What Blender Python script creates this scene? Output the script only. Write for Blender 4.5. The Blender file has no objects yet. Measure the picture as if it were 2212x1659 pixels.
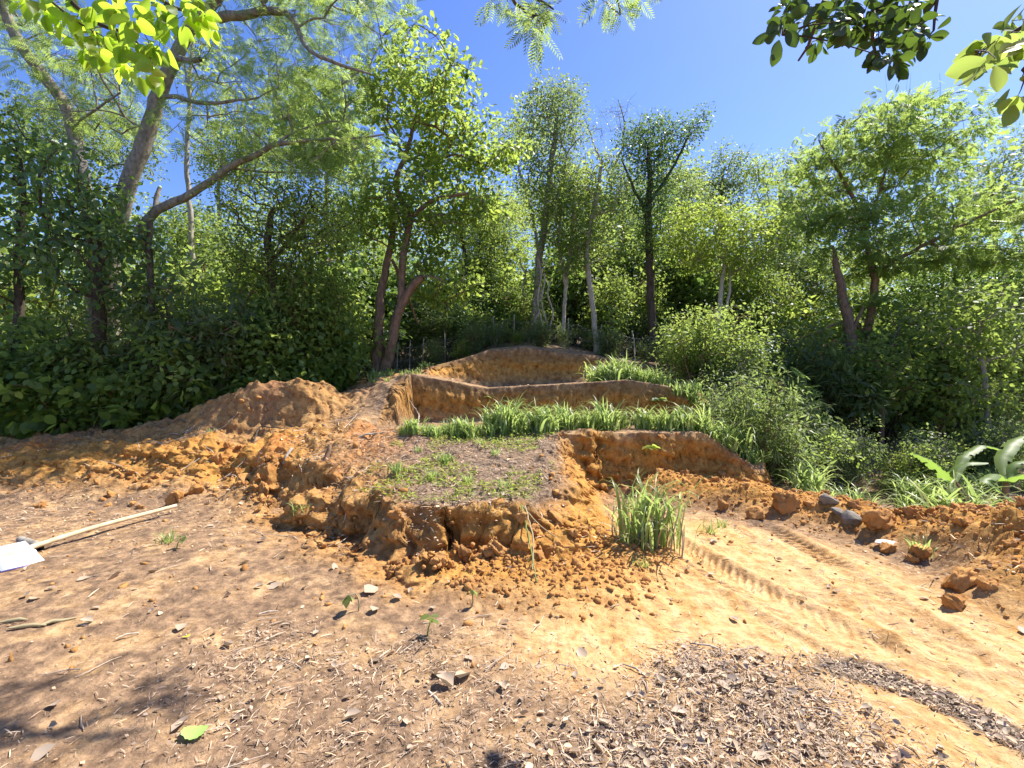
import bpy, bmesh, math, random
import numpy as np
from mathutils import Vector

# ------------------------------------------------------------------ camera, sky, sun, exposure
S = bpy.context.scene
C = S.collection
CAMZ = 1.6
cd = bpy.data.cameras.new("camera"); cam = bpy.data.objects.new("camera", cd); C.objects.link(cam)
cam.location = (0, 0, CAMZ); cam.rotation_euler = (math.radians(90), 0, 0)
cd.sensor_width = 36; cd.lens = 36 * 469 / 1024; cd.clip_start = 0.05; cd.clip_end = 1000
S.camera = cam

SUN_AZ, SUN_EL = 58, 56          # degrees to the right of straight ahead, above the horizon
w = bpy.data.worlds.new("World"); S.world = w; w.use_nodes = True
nt = w.node_tree; bg = nt.nodes["Background"]
sky = nt.nodes.new("ShaderNodeTexSky"); sky.sky_type = 'NISHITA'; sky.sun_disc = False
sky.sun_elevation = math.radians(SUN_EL); sky.sun_rotation = math.radians(SUN_AZ)
sky.altitude = 0; sky.air_density = 1.0; sky.dust_density = 0.4; sky.ozone_density = 3.5
hs = nt.nodes.new("ShaderNodeHueSaturation"); hs.inputs['Hue'].default_value = 0.516
hs.inputs['Saturation'].default_value = 1.2
nt.links.new(sky.outputs[0], hs.inputs['Color']); nt.links.new(hs.outputs[0], bg.inputs[0])
bg.inputs[1].default_value = 0.11
ld = bpy.data.lights.new("sun", 'SUN'); ld.energy = 4.8; ld.angle = math.radians(0.5); ld.color = (1, 0.95, 0.86)
sun = bpy.data.objects.new("sun", ld); C.objects.link(sun)
_a, _e = math.radians(SUN_AZ), math.radians(SUN_EL)
SUNV = Vector((math.sin(_a) * math.cos(_e), math.cos(_a) * math.cos(_e), math.sin(_e)))
sun.rotation_euler = SUNV.to_track_quat('Z', 'Y').to_euler()
S.view_settings.view_transform = 'Standard'; S.view_settings.look = 'None'
S.view_settings.exposure = 1.18; S.view_settings.gamma = 1
cy = S.cycles
cy.max_bounces = 8; cy.diffuse_bounces = 6; cy.glossy_bounces = 3; cy.transmission_bounces = 4
cy.sample_clamp_indirect = 6; cy.use_denoising = True

# ------------------------------------------------------------------ helpers
FP = 469 / 1024 * 2212           # focal length in the 2212 px wide working copy of the photograph
rng = np.random.default_rng(7); random.seed(7)
A = np.array

def W(px, py, d):
    return A([(px - 1106) / FP * d, d, CAMZ - (py - 829.5) / FP * d])
def G(px, py, z=0.0):            # ground point seen at a pixel if the ground there lies at height z
    d = (CAMZ - z) * FP / (py - 829.5)
    return ((px - 1106) / FP * d, d)
def sstep(a, b, x):
    t = np.clip((x - a) / (b - a), 0, 1); return t * t * (3 - 2 * t)
def hsh(ix, iy, iz, seed):
    h = (ix.astype(np.uint32) * np.uint32(374761393) + iy.astype(np.uint32) * np.uint32(668265263)
         + iz.astype(np.uint32) * np.uint32(2147483647) + np.uint32(seed * 144665 & 0xffffffff))
    h = (h ^ (h >> np.uint32(13))) * np.uint32(1274126177)
    h = h ^ (h >> np.uint32(16))
    return (h & np.uint32(0xffffff)).astype(np.float32) / np.float32(0xffffff)
def vnoise(x, y, seed=0):
    x = np.asarray(x, np.float32); y = np.asarray(y, np.float32)
    ix = np.floor(x); iy = np.floor(y); fx = x - ix; fy = y - iy
    ix = ix.astype(np.int64); iy = iy.astype(np.int64); z = np.zeros_like(ix)
    u = fx * fx * fx * (fx * (fx * 6 - 15) + 10); v = fy * fy * fy * (fy * (fy * 6 - 15) + 10)
    a = hsh(ix, iy, z, seed); b = hsh(ix + 1, iy, z, seed); c = hsh(ix, iy + 1, z, seed); d = hsh(ix + 1, iy + 1, z, seed)
    return (a + (b - a) * u) * (1 - v) + (c + (d - c) * u) * v
def fbm(x, y, o=4, seed=0, gain=0.5):
    s = 0; a = 1; t = 0
    for k in range(o):
        ca, sa = math.cos(k * 1.1), math.sin(k * 1.1)
        s = s + a * (vnoise((x * ca - y * sa) * 2 ** k + 17.3 * k, (x * sa + y * ca) * 2 ** k, seed + k) - 0.5) * 2
        t += a; a *= gain
    return s / t
def vor(x, y, seed=0):           # F1 and F2 distances
    x = np.asarray(x, np.float32); y = np.asarray(y, np.float32)
    ix = np.floor(x).astype(np.int64); iy = np.floor(y).astype(np.int64)
    f1 = np.full(x.shape, 9., np.float32); f2 = f1.copy(); z = np.zeros_like(ix)
    for i in (-1, 0, 1):
        for j in (-1, 0, 1):
            dx = ix + i + hsh(ix + i, iy + j, z, seed) - x; dy = iy + j + hsh(ix + i, iy + j, z, seed + 5) - y
            d = np.sqrt(dx * dx + dy * dy)
            f2 = np.minimum(f2, np.maximum(f1, d)); f1 = np.minimum(f1, d)
    return f1, f2
def inpoly(x, y, P):
    P = A(P, float); r = np.zeros(np.shape(x), bool); j = len(P) - 1
    for i in range(len(P)):
        c = ((P[i, 1] > y) != (P[j, 1] > y)) & (x < (P[j, 0] - P[i, 0]) * (y - P[i, 1]) / (P[j, 1] - P[i, 1] + 1e-12) + P[i, 0])
        r ^= c; j = i
    return r
def polysd(x, y, P):             # positive inside
    P = A(P, float); d = np.full(np.shape(x), 1e9)
    for i in range(len(P)):
        a = P[i]; b = P[(i + 1) % len(P)]; e = b - a
        t = np.clip(((x - a[0]) * e[0] + (y - a[1]) * e[1]) / (e @ e), 0, 1)
        d = np.minimum(d, (x - a[0] - t * e[0]) ** 2 + (y - a[1] - t * e[1]) ** 2)
    d = np.sqrt(d); return np.where(inpoly(x, y, P), d, -d)
def lined(x, y, P):              # distance to a polyline and the fraction along it
    P = A(P, float); d = np.full(np.shape(x), 1e9); f = np.zeros(np.shape(x)); n = len(P) - 1
    for i in range(n):
        a = P[i]; e = P[i + 1] - a
        t = np.clip(((x - a[0]) * e[0] + (y - a[1]) * e[1]) / (e @ e), 0, 1)
        q = np.sqrt((x - a[0] - t * e[0]) ** 2 + (y - a[1] - t * e[1]) ** 2)
        f = np.where(q < d, (i + t) / n, f); d = np.minimum(d, q)
    return d, f
def norm(v): return v / (np.linalg.norm(v, axis=-1, keepdims=True) + 1e-9)

def mesh(name, V, faces, mat=None, smooth=False, attrs=None):
    """V (n,3); faces: a list of integer arrays (m,k)."""
    me = bpy.data.meshes.new(name); V = np.asarray(V, np.float32)
    me.vertices.add(len(V)); me.vertices.foreach_set("co", V.ravel())
    fs = [np.asarray(f, np.int32) for f in faces if len(f)]
    loops = np.concatenate([f.ravel() for f in fs]); tot = np.concatenate([np.full(len(f), f.shape[1], np.int32) for f in fs])
    me.loops.add(len(loops)); me.loops.foreach_set("vertex_index", loops)
    me.polygons.add(len(tot)); me.polygons.foreach_set("loop_start", np.concatenate([[0], np.cumsum(tot)[:-1]]).astype(np.int32))
    if smooth: me.polygons.foreach_set("use_smooth", np.ones(len(tot), bool))
    me.update(calc_edges=True)
    for k, a in (attrs or {}).items():
        at = me.attributes.new(k, 'FLOAT', 'POINT'); at.data.foreach_set("value", np.asarray(a, np.float32))
    if mat: me.materials.append(mat)
    return me
def obj(name, me, parent=None, loc=(0, 0, 0)):
    o = bpy.data.objects.new(name, me); C.objects.link(o); o.location = loc
    if parent: o.parent = parent
    return o
def tag(o, label=None, cat=None, group=None, kind=None):
    if label: o['label'] = label
    if cat: o['category'] = cat
    if group: o['group'] = group
    if kind: o['kind'] = kind
    return o
def empty(name, loc, label, cat, group=None):
    o = bpy.data.objects.new(name, None); C.objects.link(o); o.location = loc; o.empty_display_size = 0.1
    return tag(o, label, cat, group)
def dup(o, loc, rz=0, sc=1, label=None, group=None):
    r = o.copy(); C.objects.link(r); r.location = loc; r.rotation_euler = (0, 0, rz)
    r.scale = (sc, sc, sc) if np.isscalar(sc) else sc
    if label: r['label'] = label
    if group: r['group'] = group
    for ch in o.children:
        c = ch.copy(); C.objects.link(c); c.parent = r
    return r

class Tubes:
    def __init__(s): s.v = []; s.f = []; s.n = 0
    def add(s, P, R, k=6, cap=True):
        P = A(P, float); R = np.broadcast_to(A(R, float), (len(P),)); n = len(P)
        T = norm(np.gradient(P, axis=0)); ref = A([0.31, 0.2, 0.93]) if abs(T[0, 2]) < 0.9 else A([1., 0.1, 0])
        X = norm(np.cross(T, ref)); Y = np.cross(T, X)
        a = np.arange(k) * 2 * math.pi / k
        ring = P[:, None] + R[:, None, None] * (np.cos(a)[None, :, None] * X[:, None] + np.sin(a)[None, :, None] * Y[:, None])
        s.v.append(ring.reshape(-1, 3))
        i = np.arange(n - 1)[:, None] * k; j = np.arange(k)[None]; j2 = (j + 1) % k
        q = np.stack([i + j, i + j2, i + k + j2, i + k + j], -1).reshape(-1, 4) + s.n
        s.f.append(q)
        if cap and k == 6:
            for b in (s.n, s.n + (n - 1) * k):
                s.f.append(A([[b, b + 1, b + 2, b + 3], [b, b + 3, b + 4, b + 5]]))
        s.n += n * k
    def mesh(s, name, mat, off=(0, 0, 0), smooth=True):
        return mesh(name, np.concatenate(s.v) - A(off), [np.concatenate(s.f)], mat, smooth)

# leaf templates: x across, y along, z up
LV = A([[0, 0, 0], [-.3, .28, .05], [0, .3, -.01], [.3, .28, .05], [-.29, .66, .05], [0, .68, -.03], [.29, .66, .05], [0, 1, -.1]])
OVATE = (LV, [A([[1, 2, 5, 4], [2, 3, 6, 5]]), A([[0, 2, 1], [0, 3, 2], [4, 5, 7], [5, 6, 7]])])
OB = LV.copy(); OB[1, 0], OB[3, 0] = -.17, .17; OB[4, 0], OB[6, 0] = -.33, .33; OB[4:7, 1] += .1; OB[7, 1] = 1.04; OB[7, 2] = -.04
OBOV = (OB, OVATE[1])
QUAD = (A([[0, 0, 0], [-.27, .45, .05], [0, 1, -.08], [.27, .45, .05]]), [A([[0, 3, 2, 1]])])
NARROW = (A([[0, 0, 0], [-.14, .4, .02], [0, 1, -.12], [.14, .4, .02]]), [A([[0, 3, 2, 1]])])
def hires(obov):
    nt_, v, f = 9, [], []
    for i in range(nt_):
        t = i / (nt_ - 1); wd = .33 * math.sin(math.pi * min(1, (t ** (1.25 if obov else .8)) * .97 + .015)) ** .75
        for o in (-1, -.55, 0, .55, 1): v.append([wd * o, t, .10 * abs(o) * (wd / .33) - .13 * t * t])
    for i in range(nt_ - 1):
        for j in range(4): b = i * 5 + j; f.append([b, b + 1, b + 6, b + 5])
    return (A(v), [A(f)])
HIOV, HIOB = hires(False), hires(True)
def frond_t(n=8, wid=.05, ln=.36):
    v = [[-.008, 0, 0], [.008, 0, 0], [.004, 1, -.12], [-.004, 1, -.12]]; f = [[0, 1, 2, 3]]
    for i in range(n):
        t = .15 + .83 * i / (n - 1); z = -.12 * t * t; L = ln * math.sin(math.pi * (.2 + .72 * t)) ** .7
        for s in (-1, 1):
            b = len(v)
            v += [[0, t - wid * .5, z], [s * L * .5, t + .08 - wid, z + .03], [s * L, t + .17, z - .05], [s * L * .5, t + .08 + wid * .6, z + .03]]
            f.append([b, b + 1, b + 2, b + 3] if s > 0 else [b, b + 3, b + 2, b + 1])
    return (A(v), [A(f)])
FROND = frond_t(); FROND2 = frond_t(6, .11, .42)
def leaves(P, D, N, s, tmpl):
    D = norm(D); X = norm(np.cross(D, N)); Z = np.cross(X, D); V, F = tmpl
    s = np.broadcast_to(s, (len(P),))[:, None, None]
    out = P[:, None] + s * (X[:, None] * V[None, :, :1] + D[:, None] * V[None, :, 1:2] + Z[:, None] * V[None, :, 2:])
    k = len(V); base = (np.arange(len(P)) * k)[:, None, None]
    return out.reshape(-1, 3), [(f[None] + base).reshape(-1, f.shape[1]) for f in F]

# ------------------------------------------------------------------ materials
def newmat(name):
    m = bpy.data.materials.new(name); m.use_nodes = True; n = m.node_tree.nodes; l = m.node_tree.links
    b = n["Principled BSDF"]; return m, n, l, b
def ramp(n, stops):
    r = n.new("ShaderNodeValToRGB"); e = r.color_ramp.elements
    while len(e) < len(stops): e.new(0.5)
    for q, (p, c) in zip(e, stops): q.position = p; q.color = (*c, 1)
    return r
def leafmat(name, c0, c1, tr, fac=.45, rough=.5, spec=.4, dry=None):
    m, n, l, b = newmat(name)
    g = n.new("ShaderNodeNewGeometry"); r = ramp(n, [(0, c0), (.85, c1), (1, tuple(A(c1) * A([1.5, 1.2, .9])))])
    if dry: r = ramp(n, [(0, c0), (.8, c1), (.86, c1), (.9, dry)])
    l.new(g.outputs['Random Per Island'], r.inputs[0]); l.new(r.outputs[0], b.inputs['Base Color'])
    b.inputs['Roughness'].default_value = rough; b.inputs['Specular IOR Level'].default_value = spec
    t = n.new("ShaderNodeBsdfTranslucent"); mx = n.new("ShaderNodeMixRGB"); mx.blend_type = 'MULTIPLY'; mx.inputs[0].default_value = .5
    mx.inputs[1].default_value = (*tr, 1); r2 = ramp(n, [(0, (.35, .45, .3)), (1, (1, 1, 1))])
    l.new(g.outputs['Random Per Island'], r2.inputs[0]); l.new(r2.outputs[0], mx.inputs[2]); l.new(mx.outputs[0], t.inputs[0])
    ms = n.new("ShaderNodeMixShader"); ms.inputs[0].default_value = fac
    l.new(b.outputs[0], ms.inputs[1]); l.new(t.outputs[0], ms.inputs[2]); l.new(ms.outputs[0], n["Material Output"].inputs[0])
    return m
L_MAIN = leafmat("leaf_bright", (.035, .075, .012), (.15, .21, .04), (.58, .72, .13), .52, .42, .5)
L_MID = leafmat("leaf_mid", (.05, .10, .02), (.14, .21, .05), (.50, .62, .13), .5)
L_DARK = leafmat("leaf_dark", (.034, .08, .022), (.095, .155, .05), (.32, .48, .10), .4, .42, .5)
L_OLIVE = leafmat("leaf_olive", (.055, .085, .016), (.12, .16, .034), (.58, .70, .14), .52)
L_YEL = leafmat("leaf_yellow", (.08, .12, .015), (.19, .24, .03), (.60, .73, .12), .5)
L_FEATH = leafmat("leaf_feathery", (.06, .10, .028), (.12, .17, .045), (.55, .70, .16), .52, .5, .4)
L_GREY = leafmat("leaf_greyish", (.045, .07, .024), (.10, .13, .055), (.44, .56, .16), .45, .5, .4)
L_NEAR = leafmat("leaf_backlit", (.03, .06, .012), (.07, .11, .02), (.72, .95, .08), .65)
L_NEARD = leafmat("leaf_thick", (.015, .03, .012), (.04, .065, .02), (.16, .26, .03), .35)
L_GRASS = leafmat("grass_blade", (.06, .12, .02), (.30, .37, .13), (.60, .74, .22), .45, .4, .5, (.42, .34, .18))
L_DRYG = leafmat("grass_dry", (.3, .25, .14), (.5, .42, .24), (.5, .4, .2), .3, .6, .3)
L_BAN = leafmat("banana_blade", (.05, .12, .03), (.11, .18, .05), (.40, .58, .10), .45, .5, .4)
L_DRY = leafmat("dry_leaf", (.16, .09, .05), (.55, .42, .30), (.4, .25, .12), .15, .6, .3)
L_DRYP = leafmat("dry_leaf_pale", (.34, .25, .17), (.54, .43, .32), (.5, .4, .3), .12, .6, .3)
L_LITTER = leafmat("litter_chips", (.17, .115, .075), (.60, .46, .33), (.3, .2, .12), .1, .7, .2)

def barkmat(name, c0, c1, sc=9, bump=.5):
    m, n, l, b = newmat(name)
    tc = n.new("ShaderNodeTexCoord"); mp = n.new("ShaderNodeMapping"); mp.inputs['Scale'].default_value = (sc, sc, sc * .45)
    l.new(tc.outputs['Object'], mp.inputs[0])
    ns = n.new("ShaderNodeTexNoise"); ns.inputs['Scale'].default_value = 1.6; ns.inputs['Detail'].default_value = 8; ns.inputs['Roughness'].default_value = .7
    l.new(mp.outputs[0], ns.inputs['Vector']); r = ramp(n, [(.3, c0), (.62, c1)]); l.new(ns.outputs[0], r.inputs[0]); l.new(r.outputs[0], b.inputs['Base Color'])
    bp = n.new("ShaderNodeBump"); bp.inputs['Strength'].default_value = bump; bp.inputs['Distance'].default_value = .03
    l.new(ns.outputs[0], bp.inputs['Height']); l.new(bp.outputs[0], b.inputs['Normal']); b.inputs['Roughness'].default_value = .85
    b.inputs['Specular IOR Level'].default_value = .2
    return m
B_GREY = barkmat("bark_grey", (.09, .075, .058), (.34, .30, .25))
B_DARK = barkmat("bark_dark", (.03, .022, .016), (.10, .075, .055))
B_RED = barkmat("bark_red", (.075, .05, .036), (.25, .16, .11))
B_PALE = barkmat("bark_pale", (.2, .16, .12), (.48, .42, .34))
B_BROWN = barkmat("bark_brown", (.09, .05, .03), (.27, .16, .10))
M_POLE = barkmat("bamboo_dry", (.42, .31, .17), (.66, .53, .35), 5, .15)
M_TWIG = barkmat("dry_twig", (.22, .16, .11), (.58, .48, .38), 14, .3)

def claymat(name, c0, c1, bump=.8, sc=1.0):
    m, n, l, b = newmat(name); g = n.new("ShaderNodeNewGeometry")
    a = n.new("ShaderNodeTexNoise"); a.inputs['Scale'].default_value = 5 * sc; a.inputs['Detail'].default_value = 10; a.inputs['Roughness'].default_value = .68
    l.new(g.outputs['Position'], a.inputs['Vector']); r = ramp(n, [(.3, c0), (.68, c1)]); l.new(a.outputs[0], r.inputs[0]); l.new(r.outputs[0], b.inputs['Base Color'])
    bp = n.new("ShaderNodeBump"); bp.inputs['Strength'].default_value = bump; bp.inputs['Distance'].default_value = .05
    l.new(a.outputs[0], bp.inputs['Height']); l.new(bp.outputs[0], b.inputs['Normal']); b.inputs['Roughness'].default_value = .95
    b.inputs['Specular IOR Level'].default_value = .1
    return m
M_CLOD = claymat("clay_clod", (.27, .12, .036), (.55, .285, .10))
M_STONE = claymat("grey_stone", (.11, .095, .08), (.33, .29, .24))
M_PALESTONE = claymat("pale_stone", (.5, .42, .36), (.75, .66, .58), .3)

# ------------------------------------------------------------------ terrain
LIP = [(-12, 6.7), (-7, 7.0), (-4.7, 7.1), (-4.0, 6.75), (-3.28, 6.2), (-2.57, 5.7), (-1.93, 5.0), (-1.25, 4.35), (-.7, 4.05), (-.3, 4.2), (.03, 4.27), (.36, 4.15),
       (.62, 4.6), (.75, 5.2), (.78, 6.0), (.88, 6.75), (1.35, 6.98), (2.65, 7.1), (3.05, 6.95), (3.38, 6.62), (3.62, 6.72), (4.1, 7.6), (4.7, 9.2), (5.6, 12), (7, 16), (12, 28), (30, 80), (-80, 80), (-80, 7)]
R2 = [(-3.3, 8.7), (-2.5, 8.25), (-2.0, 8.05), (-1.86, 8.85), (-.5, 9.05), (1, 8.95), (2.5, 8.7), (3.5, 8.75), (3.95, 9.2), (4.4, 10.2), (5.2, 12.5), (7, 17), (12, 29), (30, 81), (-80, 81), (-30, 40), (-9, 16), (-5.5, 12), (-4.2, 10)]
R3 = [(-2.5, 9.9), (-1.35, 10.7), (-.3, 11.35), (1, 11.6), (2.5, 11.4), (3.4, 11.1), (4.4, 11.5), (6, 14.5), (12, 30), (30, 82), (-80, 82), (-30, 41), (-9, 17), (-5, 12.5)]
PILE = [(2.3, 6.75), (3.0, 6.2), (3.7, 5.5), (4.1, 4.9), (4.45, 4.3), (4.5, 3.7), (4.2, 3.3)]
TRACK1 = [(1.45, 5.3), (1.62, 4.5), (1.86, 3.7), (2.15, 2.9)]
TRACK2 = [(2.75, 5.2), (2.8, 4.4), (2.75, 3.6), (2.6, 2.8)]

BITES = [(-3.15, 6.2, .26), (-2.8, 5.95, .28), (-2.4, 5.75, .22), (-1.55, 4.75, .22), (-.78, 4.3, .34), (-.42, 4.4, .26), (-.1, 4.35, .24), (.2, 4.45, .16), (-3.75, 6.55, .25)]   # hollows broken out of the lip
def edgep(q):                     # a nearly straight face with a slightly crumbled brink
    t = np.clip(q + .5, 0, 1); return .75 * t + .25 * t * t * (3 - 2 * t)
def zones(x, y):
    n = fbm(x * .9, y * .9, 4, 31); n2 = fbm(x * 3, y * 3, 3, 37)
    n3 = vnoise(x * 2.6 + 3, y * 2.6, 43) - .5
    sd1 = polysd(x, y, LIP) + n * .16 + n2 * .09 + n3 * .34 * (x < .4)
    for bx, by, br in BITES: sd1 = sd1 - .22 * (1 - sstep(.55, 1.0, np.sqrt((x - bx) ** 2 + ((y - by) * .8) ** 2) / br + .25 * n2))
    return n, n2, sd1
def H(x, y, full=False):
    x = np.asarray(x, float); y = np.asarray(y, float)
    n, n2, sd1 = zones(x, y)
    h = .035 * n + .012 * n2
    edge = x - np.interp(y, [0, 3, 4, 5, 6, 7, 9, 14, 30], [5.6, 5.1, 4.95, 4.65, 4.3, 4.0, 4.8, 6.2, 11])
    m = sstep(0, 1.7, edge)
    h = h - m * .8 + m * .1 * np.clip(y - 5, 0, 60)
    # hump and first terrace
    w1 = np.interp(x, [-4.2, -2.6], [2.0, .20]) + sstep(.0, .5, x) * sstep(3.9, 4.5, y) * (x < 1.7) * np.interp(y, [4.3, 5.5, 6.5, 6.95], [.85, .65, .45, 0])
    p1 = .335 + .18 * (np.clip(y, 4, 7.05) - 4) + .03 * n - .03 * sstep(.9, 1.4, x)
    p1 = p1 * np.interp(x, [-9, -5], [.66, 1]) + .06 * np.clip(y - 9.5, 0, 60)
    p1 = p1 - .32 * np.exp(-np.clip(sd1, 0, 9) / .7) * sstep(-1.1, -2.3, x) * sstep(-5, -4, x)
    p1 = p1 - .42 * sstep(2.8, 3.6, x) * (1 - sstep(7.6, 8.6, y))
    m1 = edgep(sd1 / w1)
    h = h * (1 - m1) + p1 * m1
    # second and third level
    sd2 = polysd(x, y, R2) + n * .05 + n2 * .03
    w2 = np.interp(x, [-2.5, -1.95], [2.2, .17])
    p2 = np.interp(x, [-4, -1.9, -1.2, -.5, 1, 2.2, 3.3, 3.9], [1.5, 1.78, 1.66, 1.52, 1.6, 1.68, 1.5, 1.35]) + .07 * np.clip(y - 12, 0, 50)
    m2 = edgep(sd2 / w2); h = h * (1 - m2) + p2 * m2
    sd3 = polysd(x, y, R3) + n * .06 + n2 * .03
    w3 = np.interp(x, [-2.6, -1.4, 3, 4], [1.2, .3, .4, 1.2])
    p3 = np.interp(x, [-4, -2.4, -1.3, -.6, .3, 2.1, 3, 4.5], [1.65, 1.85, 2.15, 2.42, 2.52, 2.3, 2.08, 1.9]) + .15 * np.clip(np.minimum(y, 44) - 11.8, 0, 60)
    m3 = edgep(sd3 / w3); h = h * (1 - m3) + p3 * m3
    # left mound, steep towards the viewer
    yc = 8.45 + .12 * n; prof = np.interp(x, [-7.2, -6.2, -5.3, -4.55, -3.9, -3.45, -3.05], [0, .14, .42, .74, .68, .46, 0])
    t = (y - yc); prof = prof * np.where(t < 0, 1 - sstep(.0, .5 + .1 * n2, -t), 1 - sstep(0, 1.2, t))
    h = h + prof
    # rubble on the right
    dp, fp = lined(x, y, PILE)
    wp = np.interp(fp, [0, .4, 1], [.8, .7, 1.15]); pile = (1 - sstep(.15, 1, dp / wp)) * (1 - m1); hp = np.interp(fp, [0, .25, .45, .58, .75, 1], [.26, .24, .18, .38, .52, .34])
    h = h + pile * (hp + .05 * n2 + .07 * n)
    # crumbly apron below the hump's nose
    da, fa = lined(x, y, [(-.1, 4.05), (.5, 3.85), (.95, 4.3)])
    h = h + .1 * (1 - sstep(.1, .8, da)) * (1 - m1)
    # roots heap under the big tuft
    h = h + .1 * np.exp(-(((x - 1.43) / .3) ** 2 + ((y - 4.75) / .25) ** 2))
    if not full: return h
    lipz = np.exp(-(sd1 / .38) ** 2) * (y < 7.6) * np.interp(x, [-6, -3.5, 1.3, 1.6], [.5, 1, .8, .08])
    left = sstep(-2.2, -3.4, x) * sstep(6.3, 6.9, y) * (1 - sstep(9.2, 10.5, y))
    hump = sstep(0, .4, sd1) * (y < 7.6) * (x < 1.2)
    left2 = sstep(-.6, -1.6, x) * hump
    ramp_ = sstep(7.6, 8.0, y) * (1 - sstep(10.5, 12, y)) * (x < -1.8)
    wall = np.maximum(m2 * (1 - m2) * 4 * (x > -2.2), np.maximum(m3 * (1 - m3) * 4, m1 * (1 - m1) * 4 * (x > 1.0) * (y > 6.2)))
    flank = m1 * (1 - m1) * 4 * (x > .2) * (x < 1.5)
    track = np.zeros_like(x)
    for T in (TRACK1, TRACK2):
        dt, ft = lined(x, y, T); track = np.maximum(track, 1 - sstep(.12, .2, dt))
    rough = np.clip(lipz + .75 * left + .45 * left2 + .25 * hump + .7 * pile + .5 * ramp_, 0, 1.2)
    return h, dict(sd1=sd1, lip=lipz, left=left, hump=hump, left2=left2, pile=pile, ramp=ramp_, wall=wall, flank=flank, track=track, rough=rough, n=n, n2=n2, m1=m1, m2=m2, m3=m3, edge=m, apron=1 - sstep(.2, .9, da))
def Hz(x, y): return float(H(A([x]), A([y]))[0])
def at(px, py, d0=1.3, d1=40):   # the ground point a pixel of the photograph looks at
    d = np.geomspace(d0, d1, 900); x = (px - 1106) / FP * d; z = CAMZ - (py - 829.5) / FP * d
    k = np.nonzero(z < H(x, d))[0]; k = k[0] if len(k) else 899
    return A([x[k], d[k], float(H(x[k:k + 1], d[k:k + 1])[0])])

LITTER_A = [G(*p) for p in [(1180, 1720), (1290, 1570), (1400, 1470), (1500, 1425), (1640, 1425), (1780, 1450), (1860, 1520), (1900, 1600), (1960, 1720)]]
LITTER_B = [G(*p) for p in [(1800, 1440), (1900, 1462), (2010, 1500), (2110, 1550), (2240, 1620), (2420, 1730)]]
PATH = [(.3, 3.6), (1.2, 4.5), (1.5, 5.6), (2.2, 5.6), (3.3, 4.6), (3.6, 3.4), (4.3, 2.6), (4.6, 1.2), (2.6, 1.2), (1.2, 2.0), (.45, 2.5), (-.1, 2.9)]

ys = np.concatenate([np.linspace(-6, 1.1, 36)[:-1], np.geomspace(1.1, 3.3, 260)[:-1], np.linspace(3.3, 9.5, 640)[:-1], np.linspace(9.5, 12.5, 170)[:-1], np.geomspace(12.5, 60, 90)[:-1], np.geomspace(60, 400, 14)])
us = np.concatenate([np.linspace(-3.2, -1.02, 60)[:-1], np.linspace(-1.02, 1.02, 840)[:-1], np.linspace(1.02, 3.2, 60)])
U, Y = np.meshgrid(us, ys); X = U * (.9 * np.maximum(Y, 0) + 2.0)
X = X.astype(float); sh = X.shape
Hh, Z = H(X.ravel(), Y.ravel(), True)
x, y = X.ravel(), Y.ravel(); h = Hh.copy()
near = (y < 14)
b1 = np.abs(fbm(x * 1.7, y * 1.7, 3, 51)); b2 = np.abs(fbm(x * 5.5, y * 5.5, 3, 61)); f1, f2 = vor(x * 7 + b1, y * 7 + b2, 71)
h += .012 * (b2 - .2) * (1 - np.clip(Z['rough'], 0, 1)) + .02 * (b1 - .2) * (y < 6)
h += Z['rough'] * (.16 * (b1 - .22) + .085 * (b2 - .2) + .03 * (.5 - f1))
fine = fbm(x * 22, y * 22, 3, 81)
h += fine * (.008 + .010 * Z['rough'] + .006 * Z['apron'])
g1, g2 = vor(x * 17, y * 17, 75)
h += .028 * np.clip(.55 - g1, 0, 1) * np.clip(Z['pile'] + Z['apron'] * .6 + Z['flank'] * .3, 0, 1)
# tyre tracks: chevron lugs
for T, sg in ((TRACK1, 1), (TRACK2, -1)):
    dt, ft = lined(x, y, T); L = 2.5
    tr = 1 - sstep(.13, .2, dt); patch = sstep(-.15, .25, fbm(x * 1.3, y * 1.3, 2, 91))
    lug = np.sin((ft * L / .085 + sg * dt / .1) * 2 * math.pi) * sstep(.03, .08, dt)
    h += tr * (-.03 + .020 * np.clip(lug, -.6, 1)) * (.45 + .75 * patch) + .028 * np.exp(-((dt - .23) / .05) ** 2)
# horizontal shove so steep faces get overhangs, ledges and cracks
hg = h.reshape(sh)
k1 = fbm(x * 2.2 + hg.ravel() * 3.1, hg.ravel() * 6 + y * .9, 4, 101); k2 = fbm(x * 7 + y * 3, hg.ravel() * 11, 3, 107)
c1, c2 = vor(x * 4.2 + k2 * .5, hg.ravel() * 5.5 + y * .6, 111); crack = 1 - sstep(0, .09, c2 - c1)
v1 = fbm(x * 16, hg.ravel() * 2.2, 3, 121)
sw = np.clip(Z['wall'], 0, 1); sl = np.clip(Z['lip'], 0, 1)
y2 = y + sw * (.10 * k1 + .05 * k2 + .05 * crack + .05 * v1) + sl * (.12 * k1 + .10 * k2 + .14 * (1 - Z['m1']) * sstep(.38, .58, vnoise(x * 3.1, y * 1.2 + 7, 151)) * (Z['m1'] > .01)) + .05 * Z['left'] * k1
x2 = x + sl * .08 * fbm(x * 3 + 5, hg.ravel() * 7 + y * 2, 3, 131) + Z['flank'] * .03 * fbm(y * 6, hg.ravel() * 5, 3, 141) 
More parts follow.
